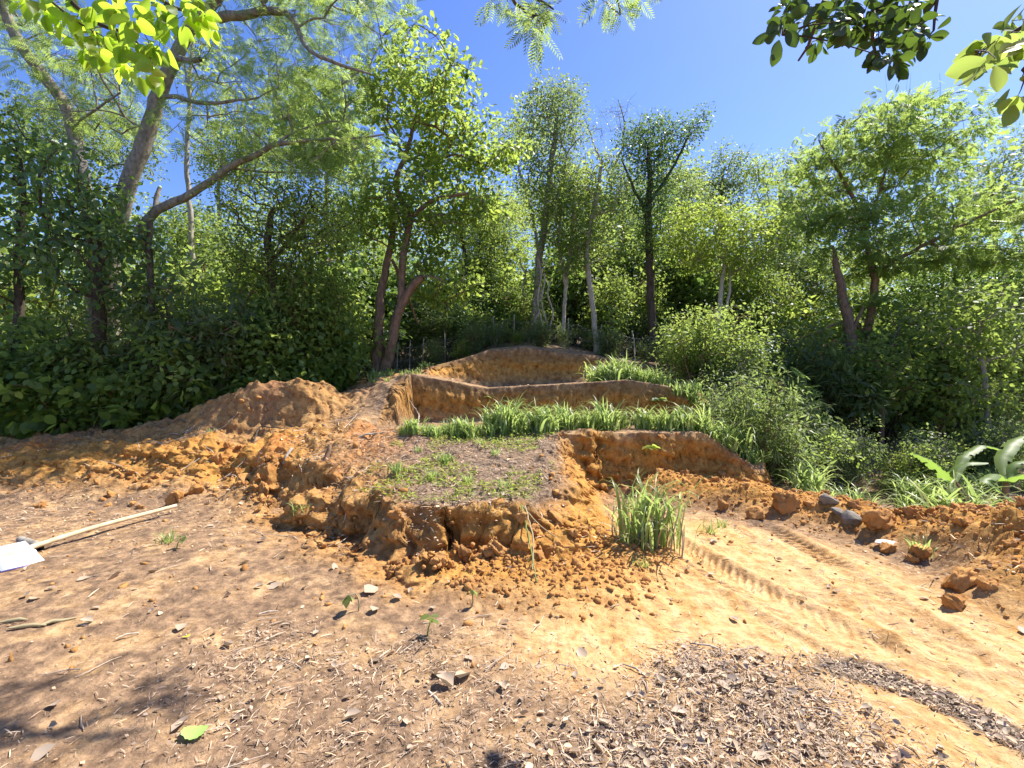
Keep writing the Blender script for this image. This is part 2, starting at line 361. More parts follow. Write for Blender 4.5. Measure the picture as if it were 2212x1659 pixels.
# surface zones: what the ground is made of at each place
litA = .65 * sstep(-.3, .35, polysd(x, y, LITTER_A) + .25 * Z['n2'] + .3 * Z['n'])
dB, fB = lined(x, y, LITTER_B); litB = 1 - sstep(.04, .13, dB + .05 * Z['n2'])
path = sstep(-.35, .3, polysd(x, y, PATH) + .25 * Z['n'] + .1 * Z['n2'])
hl = Z['hump'] * sstep(-1.9, -.9, x + .5 * Z['n'])
orange = np.clip(Z['pile'] * 1.2 + Z['flank'] + Z['lip'] * .75 + Z['left'] * .55 + sw * 1.0 + Z['apron'] * .8 + .35 * Z['left2'] - hl * .6, 0, 1)
litter = np.clip(np.maximum(np.maximum(litA, litB), hl) + sstep(12.2, 13.5, y) + Z['edge'] * .8 + .5 * Z['ramp'] * sstep(-.2, .3, Z['n']), 0, 1)
dark = sstep(.45, .95, sw) * 0 + litB * .8
topsoil = np.clip(sw * sstep(.55, 1., np.maximum(Z['m2'] * (Z['m3'] < .02), np.maximum(Z['m3'], 0))) , 0, 1)
topsoil = np.maximum(topsoil, sstep(.0, .35, hg.ravel() - 2.02) * sw)

def groundmat():
    m, n, l, b = newmat("earth"); g = n.new("ShaderNodeNewGeometry")
    def noise(sc, det=8, ro=.6, dist=0):
        q = n.new("ShaderNodeTexNoise"); q.inputs['Scale'].default_value = sc; q.inputs['Detail'].default_value = det
        q.inputs['Roughness'].default_value = ro; q.inputs['Distortion'].default_value = dist; l.new(g.outputs['Position'], q.inputs['Vector']); return q
    def attr(nm):
        q = n.new("ShaderNodeAttribute"); q.attribute_name = nm; return q.outputs['Fac']
    def mix(f, a, c):
        q = n.new("ShaderNodeMixRGB")
        if f is not None: l.new(f, q.inputs[0])
        l.new(a, q.inputs[1]); l.new(c, q.inputs[2]); return q.outputs[0]
    def mth(op, a, c):
        q = n.new("ShaderNodeMath"); q.operation = op; q.use_clamp = True
        for i, s in enumerate((a, c)):
            if isinstance(s, (int, float)): q.inputs[i].default_value = s
            else: l.new(s, q.inputs[i])
        return q.outputs[0]
    n1 = noise(2.2, 8, .62, .4); n2 = noise(34, 6, .7); n3 = noise(9, 9, .66)
    brown = ramp(n, [(.32, (.105, .066, .042)), (.5, (.245, .155, .093)), (.68, (.43, .275, .155))]); l.new(n3.outputs[0], brown.inputs[0])
    pale = ramp(n, [(.3, (.40, .22, .09)), (.48, (.58, .36, .165)), (.7, (.68, .47, .25))]); l.new(n3.outputs[0], pale.inputs[0])
    oran = ramp(n, [(.3, (.24, .10, .028)), (.5, (.46, .228, .055)), (.72, (.60, .335, .10))]); l.new(n3.outputs[0], oran.inputs[0])
    lit = ramp(n, [(.36, (.10, .066, .046)), (.52, (.22, .15, .10)), (.66, (.40, .29, .20))]); l.new(n2.outputs[0], lit.inputs[0])
    dk = ramp(n, [(.35, (.05, .038, .03)), (.7, (.17, .13, .10))]); l.new(n2.outputs[0], dk.inputs[0])
    soil = ramp(n, [(.3, (.075, .045, .026)), (.7, (.18, .11, .06))]); l.new(n3.outputs[0], soil.inputs[0])
    red = n.new("ShaderNodeRGB"); red.outputs[0].default_value = (.52, .19, .055, 1)
    c = brown.outputs[0]
    spot = ramp(n, [(.5, (0, 0, 0)), (.62, (1, 1, 1))]); l.new(n1.outputs[0], spot.inputs[0])
    c = mix(mth('MULTIPLY', spot.outputs[0], .55), c, pale.outputs[0])
    c = mix(attr('path'), c, pale.outputs[0])
    mpv = n.new('ShaderNodeMapping'); mpv.inputs['Rotation'].default_value = (0, 0, .35); mpv.inputs['Scale'].default_value = (7, 1.1, 3); l.new(g.outputs['Position'], mpv.inputs[0])
    n5 = noise(1.0, 8, .7, .5); l.new(mpv.outputs[0], n5.inputs['Vector']); st = ramp(n, [(.48, (0, 0, 0)), (.62, (1, 1, 1))]); l.new(n5.outputs[0], st.inputs[0])
    c = mix(mth('MULTIPLY', mth('MULTIPLY', st.outputs[0], attr('path')), .55), c, oran.outputs[0])
    spot2 = ramp(n, [(.56, (0, 0, 0)), (.66, (1, 1, 1))]); n4 = noise(1.3, 9, .68, .3); l.new(n4.outputs[0], spot2.inputs[0])
    c = mix(mth('MULTIPLY', spot2.outputs[0], .6), c, brown.outputs[0])
    c = mix(attr('orange'), c, oran.outputs[0])
    c = mix(mth('MULTIPLY', attr('reddish'), .6), c, red.outputs[0])
    c = mix(mth('MULTIPLY', attr('litter'), .85), c, lit.outputs[0])
    c = mix(attr('dark'), c, dk.outputs[0])
    c = mix(mth('MULTIPLY', attr('topsoil'), .8), c, soil.outputs[0])
    fine = ramp(n, [(.3, (.62, .6, .58)), (.6, (1, 1, 1))]); l.new(n2.outputs[0], fine.inputs[0])
    q = n.new("ShaderNodeMixRGB"); q.blend_type = 'MULTIPLY'; q.inputs[0].default_value = .7; l.new(c, q.inputs[1]); l.new(fine.outputs[0], q.inputs[2])
    l.new(q.outputs[0], b.inputs['Base Color']); b.inputs['Roughness'].default_value = .95; b.inputs['Specular IOR Level'].default_value = .12
    vo = n.new("ShaderNodeTexVoronoi"); vo.inputs['Scale'].default_value = 26; l.new(g.outputs['Position'], vo.inputs['Vector'])
    bp = n.new("ShaderNodeBump"); bp.inputs['Strength'].default_value = .95; bp.inputs['Distance'].default_value = .035; l.new(n3.outputs[0], bp.inputs['Height'])
    ve = n.new('ShaderNodeTexVoronoi'); ve.feature = 'DISTANCE_TO_EDGE'; ve.inputs['Scale'].default_value = 4.5
    wm = n.new('ShaderNodeMixRGB'); wm.inputs[0].default_value = .18; l.new(g.outputs['Position'], wm.inputs[1]); l.new(n1.outputs[1], wm.inputs[2]); l.new(wm.outputs[0], ve.inputs['Vector'])
    er = ramp(n, [(0, (0, 0, 0)), (.05, (1, 1, 1))]); l.new(ve.outputs[0], er.inputs[0])
    bp0 = n.new('ShaderNodeBump'); l.new(mth('MULTIPLY', attr('face'), .42), bp0.inputs['Strength']); bp0.inputs['Distance'].default_value = .06; l.new(er.outputs[0], bp0.inputs['Height']); l.new(bp0.outputs[0], bp.inputs['Normal'])
    bp2 = n.new("ShaderNodeBump"); bp2.inputs['Strength'].default_value = .6; bp2.inputs['Distance'].default_value = .012; l.new(n2.outputs[0], bp2.inputs['Height']); l.new(bp.outputs[0], bp2.inputs['Normal'])
    l.new(bp2.outputs[0], b.inputs['Normal'])
    return m
M_EARTH = groundmat()
idx = np.arange(len(x)).reshape(sh)
quads = np.stack([idx[:-1, :-1], idx[:-1, 1:], idx[1:, 1:], idx[1:, :-1]], -1).reshape(-1, 4)
reddish = np.clip(Z['left'] * sstep(0, .4, Z['n']) + Z['left2'] * .6 * sstep(-.2, .3, Z['n']), 0, 1)
me = mesh("ground", np.stack([x2, y2, h], 1), [quads], M_EARTH, True,
          dict(path=path, orange=orange, litter=litter, dark=dark, topsoil=topsoil, reddish=reddish, face=np.clip(sw + .5 * sl, 0, 1)))
tag(obj("ground", me), kind='structure')
HG = h.reshape(sh)
def hfine(xq, yq):               # height of the built ground sheet (bilinear in the grid)
    xq = np.asarray(xq, float); yq = np.asarray(yq, float); u = xq / (.9 * np.maximum(yq, 0) + 2.0)
    j = np.clip(np.searchsorted(ys, yq) - 1, 0, len(ys) - 2); i = np.clip(np.searchsorted(us, u) - 1, 0, len(us) - 2)
    fy = np.clip((yq - ys[j]) / (ys[j + 1] - ys[j]), 0, 1); fx = np.clip((u - us[i]) / (us[i + 1] - us[i]), 0, 1)
    return (HG[j, i] * (1 - fx) + HG[j, i + 1] * fx) * (1 - fy) + (HG[j + 1, i] * (1 - fx) + HG[j + 1, i + 1] * fx) * fy

# ------------------------------------------------------------------ trees
def curve(p0, p1, n=6, up=.15, wob=.06, r=rng):
    t = np.linspace(0, 1, n)[:, None]; L = np.linalg.norm(p1 - p0)
    m = (p0 + p1) / 2 + A([0, 0, up * L]) + r.normal(0, wob * L, 3)
    P = (1 - t) ** 2 * p0 + 2 * t * (1 - t) * m + t ** 2 * p1
    P[1:-1] += r.normal(0, .012 * L, (n - 2, 3)); return P
def resample(P, R, step=.25, wob=.012, r=rng):
    P = A(P, float); R = A(R, float); seg = np.linalg.norm(np.diff(P, axis=0), axis=1); s = np.concatenate([[0], np.cumsum(seg)])
    n = max(3, int(s[-1] / step) + 1); q = np.linspace(0, s[-1], n)
    out = np.stack([np.interp(q, s, P[:, k]) for k in range(3)], 1)
    for _ in range(2): out[1:-1] = (out[:-2] + 2 * out[1:-1] + out[2:]) / 4
    out[1:-1] += r.normal(0, wob, (n - 2, 3)); return out, np.interp(q, s, R)
def sample_crown(polys, d, n, thick=1.0, sep=.55, r=rng):
    """cluster centres inside real crowns: polygons give the width and height at the tree's own distance, depth is as great as the width"""
    out = []
    area = [abs(sum(P[i][0] * P[(i + 1) % len(P)][1] - P[(i + 1) % len(P)][0] * P[i][1] for i in range(len(P)))) for P in polys]
    for P, a in zip(polys, area):
        P = A(P, float); c = P.mean(0); m = max(3, int(n * a / sum(area))); lo, hi = P.min(0), P.max(0); half = .5 * min(hi - lo) / FP * d * thick
        k = 0; tries = 0; mine = []
        while k < m and tries < m * 30:
            tries += 1; q = lo + r.random(2) * (hi - lo)
            if not inpoly(A([q[0]]), A([q[1]]), P)[0]: continue
            e = np.linalg.norm((q - c) / ((hi - lo) * .55)); dd = d + r.uniform(-1, 1) * half * math.sqrt(max(.05, 1 - e * e))
            p = W(q[0], q[1], d); p = p + A([0, dd - d, 0])
            if mine and np.min(np.linalg.norm(A(mine) - p, axis=1)) < sep * (1 - tries / (m * 30)): continue
            mine.append(p); k += 1
        out += mine
    return A(out)

def tree(name, label, cat, d, trunks, polys, ncl, leafm, barkm, kind='ovate', rc=.5, nl=60, ls=.12, thick=1.0, group=None, sep=.55,
         droop=.3, flat=.7, seed=1, up=.15, rtw=.007, root=None, sidebranches=(), barky='trunk', lift=1.0, rad=None):
    r = np.random.default_rng(seed)
    tb = Tubes(); NP = []; NPAR = []; NR = []
    base = None
    for ti, T in enumerate(trunks):
        P = [W(p[0], p[1], d + p[2]) for p in T]; R = [p[3] for p in T]
        if ti == 0:
            g = Hz(P[0][0], P[0][1])
            if P[0][2] > g + .05: P.insert(0, A([P[0][0], P[0][1], g - .1])); R.insert(0, R[0] * 1.15)
            else: P[0][2] = g - .1
            base = A([P[0][0], P[0][1], g])
        P, R = resample(P, [q * .8 for q in R], .22, .012, r)
        if ti == 0: R[0] *= 1.5; R[1] *= 1.18
        tb.add(P, R, 8, False)
        b = len(NP)
        for i in range(len(P)): NP.append(P[i]); NPAR.append(b + i - 1 if i else -1); NR.append(R[i])
    ntr = len(NP)
    cl = sample_crown(polys, d, ncl, thick, sep, r) if polys else np.zeros((0, 3))
    if len(cl):
        tp = A(NP); dist = np.min(np.linalg.norm(cl[:, None] - tp[None], axis=2), axis=1)
        br = []
        for i in np.argsort(dist):
            c = cl[i]; q = A(NP); dv = q - c
            cost = np.linalg.norm(dv, axis=1) + .8 * np.maximum(0, dv[:, 2] + .15) * lift
            k = int(np.argmin(cost)); P = curve(q[k], c, max(4, int(np.linalg.norm(dv[k]) / .3) + 2), up, .08, r)
            ids = [k]
            for p in P[1:]: NP.append(p); NPAR.append(ids[-1]); NR.append(0); ids.append(len(NP) - 1)
            br.append((P, ids))
        load = np.zeros(len(NP))
        for P, ids in br:
            k = ids[-1]
            while k >= 0: load[k] += 1; k = NPAR[k]
        for P, ids in br:
            rr = rtw * np.sqrt(load[ids]) + .003; rr[0] = min(rr[0], rr[1] * 1.3); rr[-1] *= .5
            tb.add(P, rr, 5, False)
        # twigs
        for c in cl:
            for _ in range(3):
                v = norm(r.normal(0, 1, 3) + A([0, 0, .3])) * rc * r.uniform(.6, 1.1)
                tb.add([c, c + v * .5 + r.normal(0, .03, 3), c + v], [.006, .004, .002], 4, False)
    root_o = empty(name, base, label, cat, group)
    t = obj(barky, tb.mesh(barky, barkm, base), root_o)
    if len(cl):
        n = len(cl) * nl; ci = np.repeat(np.arange(len(cl)), nl)
        off = r.normal(0, 1, (n, 3)); off = norm(off) * (r.random((n, 1)) ** .5) * rc * A([1.1, 1.1, flat]) * r.uniform(.7, 1.3, (len(cl), 1))[ci]
        P = cl[ci] + off
        D = norm(off) + r.normal(0, .55, (n, 3)) + A([0, 0, -droop]); N = A([0, 0, 1.]) + r.normal(0, .85, (n, 3))
        tm = {'ovate': QUAD, 'hero': OVATE, 'obov': OBOV, 'narrow': NARROW, 'frond': FROND, 'frond2': FROND2}[kind]
        V, F = leaves(P, D, N, ls * r.uniform(.6, 1.25, n), tm)
        obj('crown', mesh('crown', V - base, F, leafm), root_o)
    return root_o

def ell(cx, cy, rx, ry, n=11, jit=.22, seed=0):
    r = np.random.default_rng(seed); a = np.arange(n) * 2 * math.pi / n
    k = 1 + r.uniform(-jit, jit, n); return [(cx + rx * q * math.cos(t), cy + ry * q * math.sin(t)) for q, t in zip(k, a)]

# hero tree in the middle
main = tree('broadleaf_tree', 'bright green broad-leaved tree with a forked reddish trunk standing beside the chain-link fence', 'tree', 11.3,
     [[(818, 835, 0, .24), (815, 760, 0, .17), (818, 690, 0, .15), (820, 640, .1, .13), (838, 570, .2, .11), (850, 500, .2, .09), (845, 420, .2, .06)],
      [(822, 825, -.05, .19), (842, 760, -.15, .16), (853, 700, -.2, .145), (868, 650, -.25, .13), (895, 610, -.3, .12), (912, 598, -.35, .10)],
      [(866, 655, -.25, .11), (868, 590, -.2, .11), (872, 530, -.1, .11), (890, 470, 0, .105), (868, 435, .1, .09), (846, 400, 0, .085), (862, 365, -.1, .075), (884, 320, 0, .065), (890, 270, .1, .055), (912, 232, .2, .04)],
      [(888, 472, 0, .08), (918, 440, -.3, .07), (955, 425, -.5, .055), (1010, 418, -.7, .03)],
      [(890, 272, .1, .04), (930, 262, -.2, .04), (975, 300, -.3, .03)],
      [(846, 560, .15, .05), (880, 640, .5, .05), (905, 700, .6, .03)]],
     [[(835, 130), (870, 75), (905, 95), (935, 140), (985, 130), (1010, 175), (1050, 215), (1060, 265), (1062, 320), (1000, 335), (900, 330), (840, 300), (790, 250), (775, 190)],
      [(860, 320), (1000, 300), (1090, 310), (1130, 335), (1095, 370), (1060, 385), (1020, 375), (960, 380), (900, 400)],
      [(800, 350), (900, 380), (1000, 385), (1070, 400), (1095, 445), (1060, 480), (1010, 500), (940, 505), (860, 490), (800, 520), (755, 470), (765, 400)],
      [(880, 600), (905, 565), (960, 560), (1010, 580), (1035, 615), (1010, 650), (960, 660), (910, 650)],
      [(850, 500), (930, 500), (980, 530), (930, 560), (860, 550)]],
     185, L_MAIN, B_RED, 'obov', .33, 58, .13, .9, seed=3, sep=.3, droop=.15)

# leaning trees at the left with feathery crowns
tree('leaning_tree', 'big leaning grey tree with long dark boughs and feathery leaves above the left thicket', 'tree', 9.8,
     [[(238, 560, .2, .25), (250, 490, .1, .22), (272, 410, 0, .2), (300, 340, 0, .19), (322, 280, 0, .185), (340, 215, 0, .175), (362, 160, -.1, .165), (385, 100, -.2, .155), (425, 45, -.3, .14), (470, 0, -.5, .12), (520, -90, -.8, .10)],
      [(300, 500, .2, .12), (318, 470, .1, .12), (350, 450, 0, .11), (400, 425, 0, .1), (440, 405, 0, .095), (490, 362, 0, .085), (545, 340, -.1, .075), (600, 310, -.2, .06), (680, 300, -.3, .045), (760, 300, -.4, .03), (830, 290, -.5, .018)],
      [(470, 40, -.4, .12), (510, 30, -.4, .11), (560, 28, -.5, .1), (620, 18, -.6, .08), (645, 60, -.7, .06), (655, 105, -.8, .05), (700, 128, -.9, .045), (760, 150, -.9, .035), (800, 160, -1, .02)],
      [(375, 125, -.1, .09), (400, 135, -.3, .07), (433, 128, -.4, .06)],
      [(335, 210, -.1, .05), (370, 205, -.3, .055), (420, 222, -.4, .05), (500, 222, -.5, .035), (560, 210, -.6, .02)],
      [(600, 310, -.2, .04), (650, 275, .2, .03), (740, 262, .3, .018)],
      [(490, 362, 0, .04), (560, 372, .3, .03), (680, 372, .5, .015)],
      [(330, 470, .1, .07), (335, 430, .2, .06), (345, 405, .25, .045)],
      [(560, 28, -.5, .05), (600, -40, -.5, .04), (660, -100, -.4, .03)]],
     [[(420, 30), (600, -60), (860, -60), (870, 10), (840, 90), (830, 160), (760, 200), (660, 200), (560, 150), (470, 110)],
      [(400, 160), (520, 150), (640, 220), (760, 250), (840, 300), (800, 350), (700, 380), (600, 400), (520, 370), (440, 330), (410, 240)],
      [(40, 120), (150, 100), (300, 160), (310, 250), (220, 300), (120, 260), (60, 200)],
      [(480, -100), (620, -160), (800, -100), (700, -20), (520, -20)]],
     112, L_FEATH, B_GREY, 'frond', .75, 22, .28, 1.0, seed=5, sep=.5, droop=.25, flat=.45, up=.08)
tree('leaning_tree', 'bare curving grey trunk leaning out of the picture at the top left corner', 'tree', 9.6,
     [[(205, 560, .1, .19), (200, 500, 0, .18), (190, 430, 0, .165), (178, 370, 0, .16), (165, 320, 0, .155), (158, 260, 0, .15), (130, 205, -.1, .14), (90, 160, -.2, .135), (55, 110, -.3, .13), (20, 45, -.4, .12), (-20, -30, -.6, .11), (-80, -120, -.9, .1)],
      [(165, 265, 0, .03), (200, 240, -.2, .03), (260, 200, -.4, .02)]],
     [[(-150, -140), (40, -150), (130, -60), (120, 30), (20, 40), (-140, 30)], [(20, 100), (110, 60), (260, 130), (280, 210), (200, 230), (100, 190)]],
     34, L_FEATH, B_GREY, 'frond', .7, 18, .28, 1.0, seed=6, sep=.5, flat=.45)
tree('slender_tree', 'thin straight pale pole-like trunk rising behind the big leaning tree', 'tree', 13,
     [[(414, 560, 0, .09), (412, 480, 0, .085), (405, 400, 0, .08), (403, 320, 0, .075), (410, 240, 0, .07), (408, 180, 0, .065), (416, 120, 0, .055), (412, 60, 0, .04)],
      [(410, 215, 0, .04), (402, 170, 0, .04), (398, 120, 0, .03)]],
     [[(370, 60), (430, 30), (480, 90), (470, 160), (400, 150), (360, 120)], [(420, 190), (520, 180), (540, 250), (440, 260)]],
     22, L_OLIVE, B_PALE, 'ovate', .55, 40, .13, seed=8, sep=.4)
# vine-hung stems, far left
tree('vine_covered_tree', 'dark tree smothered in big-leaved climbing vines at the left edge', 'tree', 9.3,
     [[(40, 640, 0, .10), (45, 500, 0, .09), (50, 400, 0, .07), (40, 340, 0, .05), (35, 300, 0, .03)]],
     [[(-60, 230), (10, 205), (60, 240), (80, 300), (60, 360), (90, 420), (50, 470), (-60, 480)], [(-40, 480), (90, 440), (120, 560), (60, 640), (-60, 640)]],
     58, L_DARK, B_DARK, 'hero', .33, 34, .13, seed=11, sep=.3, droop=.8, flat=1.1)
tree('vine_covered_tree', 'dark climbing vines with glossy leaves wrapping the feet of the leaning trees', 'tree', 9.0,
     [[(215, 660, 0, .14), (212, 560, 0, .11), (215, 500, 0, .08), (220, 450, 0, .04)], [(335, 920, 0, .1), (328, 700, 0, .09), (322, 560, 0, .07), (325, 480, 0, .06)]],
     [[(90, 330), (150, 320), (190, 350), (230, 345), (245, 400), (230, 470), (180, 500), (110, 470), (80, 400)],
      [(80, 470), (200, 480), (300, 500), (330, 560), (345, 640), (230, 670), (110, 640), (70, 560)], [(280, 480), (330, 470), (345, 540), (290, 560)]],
     90, L_DARK, B_DARK, 'hero', .32, 32, .125, seed=12, sep=.28, droop=.8, flat=1.1)

